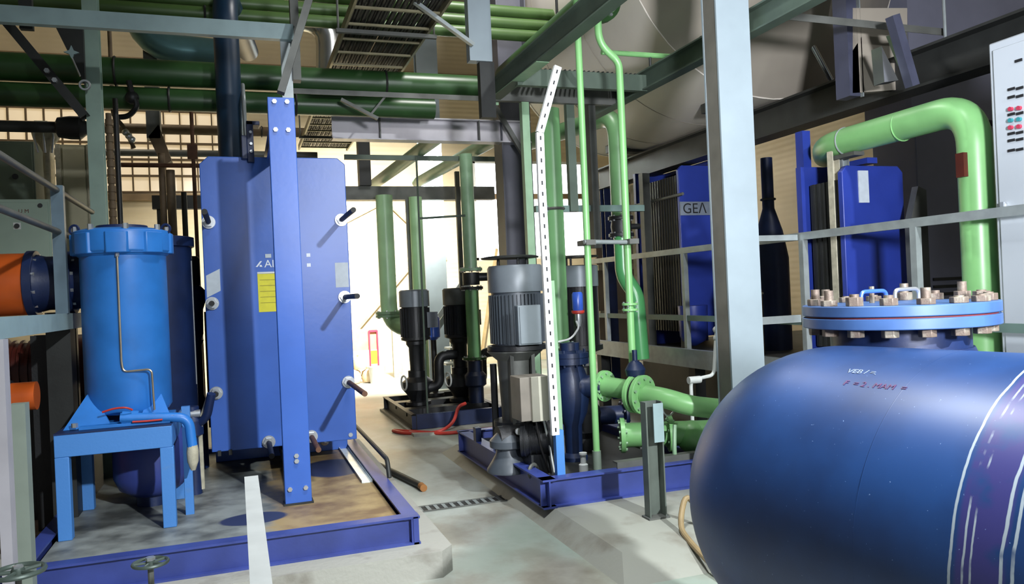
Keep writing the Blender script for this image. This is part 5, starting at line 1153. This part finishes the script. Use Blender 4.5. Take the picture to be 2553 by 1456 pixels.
# faded stencil writing on the vessel
def vtext(body, ang, y0, size, m):
    up_ = V3(-math.cos(ang), 0, math.sin(ang)); n_ = up_
    pos = V3(-VR * math.cos(ang) * 1.002, y0, VR * math.sin(ang) * 1.002)
    cu = bpy.data.curves.new('stencil', 'FONT'); cu.body = body; cu.size = size; cu.extrude = .0005; cu.align_x = 'CENTER'; cu.align_y = 'CENTER'
    t = bpy.data.objects.new('stencil', cu); col.objects.link(t); me = bpy.data.meshes.new_from_object(t.evaluated_get(bpy.context.evaluated_depsgraph_get())); bpy.data.objects.remove(t)
    right = V3(0, -1, 0); nrm = pos.normalized() if False else V3(-math.cos(ang), 0, math.sin(ang)); u_ = nrm.cross(right)
    me.transform(Matrix.Translation(pos) @ Matrix((right, u_, nrm)).transposed().to_4x4()); me.materials.clear(); me.materials.append(m)
    o = bpy.data.objects.new('stencil_marking', me); col.objects.link(o); o.parent = ve; return o
def on_shell(px, py):
    d = FWD + RGT * ((px - IW / 2) / FPX) - UPV * ((py - IH / 2) / FPX); Rm = Matrix.Rotation(VPHI, 3, 'Z')
    o = Rm @ (EYE - VO); d = Rm @ d; a = d.x ** 2 + d.z ** 2; b = 2 * (o.x * d.x + o.z * d.z); c = o.x ** 2 + o.z ** 2 - VR ** 2
    k = (-b - math.sqrt(max(0, b * b - 4 * a * c))) / (2 * a); h = o + d * k
    return math.atan2(h.z, -h.x), h.y
a, y = on_shell(2150, 928); vtext('VEB / =.', a, y, .03, mat('faded_white_stencil', '#7f8da3', .6))
a, y = on_shell(2180, 962); vtext('F  = 2 . MAM  =', a, y, .03, mat('faded_red_stencil', '#5b3560', .6))

# ------------------------------------------------------------------ dark machinery between the blue valve and the motor
q = P(1462, 1090, Y=6.15)
gb = thing('gear_pump', 'black pump with flanged nozzles low behind the thin green pipe', 'pump', (q.x, 6.15, .22))
MB().lathe([(.1, 0), (.1, .1), (.16, .16), (.17, .32), (.12, .4), (.12, .5), (.17, .52), (.17, .56)], (q.x, 6.2, .22), n=26).build('pump_casing', blackm, gb)
MB().cyl((q.x + .1, 6.15, .5), (q.x + .36, 6.1, .5), .08, n=20).build('suction_nozzle', navy, gb)
flange(gb, (q.x + .34, 6.1, .5), (1, -.15, 0), .13, .03, navy, 8, .01)
MB().lathe([(.05, .56), (.05, .7), (.09, .72), (.09, .78)], (q.x, 6.2, .22), n=18).build('shaft_seal', dullsteel, gb)
q = P(1435, 1130, Y=5.4)
gg = thing('sight_glass', 'small white capped fitting on the deck by the foot of the slotted channel', 'fitting', (q.x + .06, 5.4, .22))
MB().lathe([(.035, 0), (.035, .06), (.022, .07), (.022, .13), (.03, .135), (.03, .15)], (q.x + .06, 5.4, .22), n=14).build('fitting_body', white, gg)
q = P(1083, 812, Y=10.6)
bl = thing('small_pump', 'small bright blue pump between the two far black pumps', 'pump', (q.x, 10.7, .2))
MB().lathe([(.12, 0), (.12, .04), (.04, .06), (.04, q.z - .4)], (q.x, 10.7, .2), n=18).build('stand_pipe', blackm, bl)
MB().lathe([(.05, -.2), (.1, -.16), (.1, .1), (.06, .16)], (q.x, 10.7, q.z), n=20).build('pump_motor', mat('filter_blue', '#3a62c8'), bl)

q0, q1 = P(1902, 480, Y=7.2), P(1926, 480, Y=7.2)
dv = thing('dark_standpipe', 'dark navy standpipe with a bulging foot just right of the pale column', 'pipe', (q0.x, 7.2, PZ))
rr_ = (q1.x - q0.x) / 2; xc = (q0.x + q1.x) / 2; zk = P(1915, 520, Y=7.2).z
MB().lathe([(rr_ * 3.0, PZ), (rr_ * 3.0, zk - .55), (rr_ * 2.2, zk - .25), (rr_, zk), (rr_, 2.95)], (xc, 7.2, 0), n=28).build('standpipe_shell', navy, dv)
MB().torus((xc, 7.2, zk + .1), (0, 0, 1), rr_ + .01, .012, 20, 6).build('pipe_clamp', dullsteel, dv)
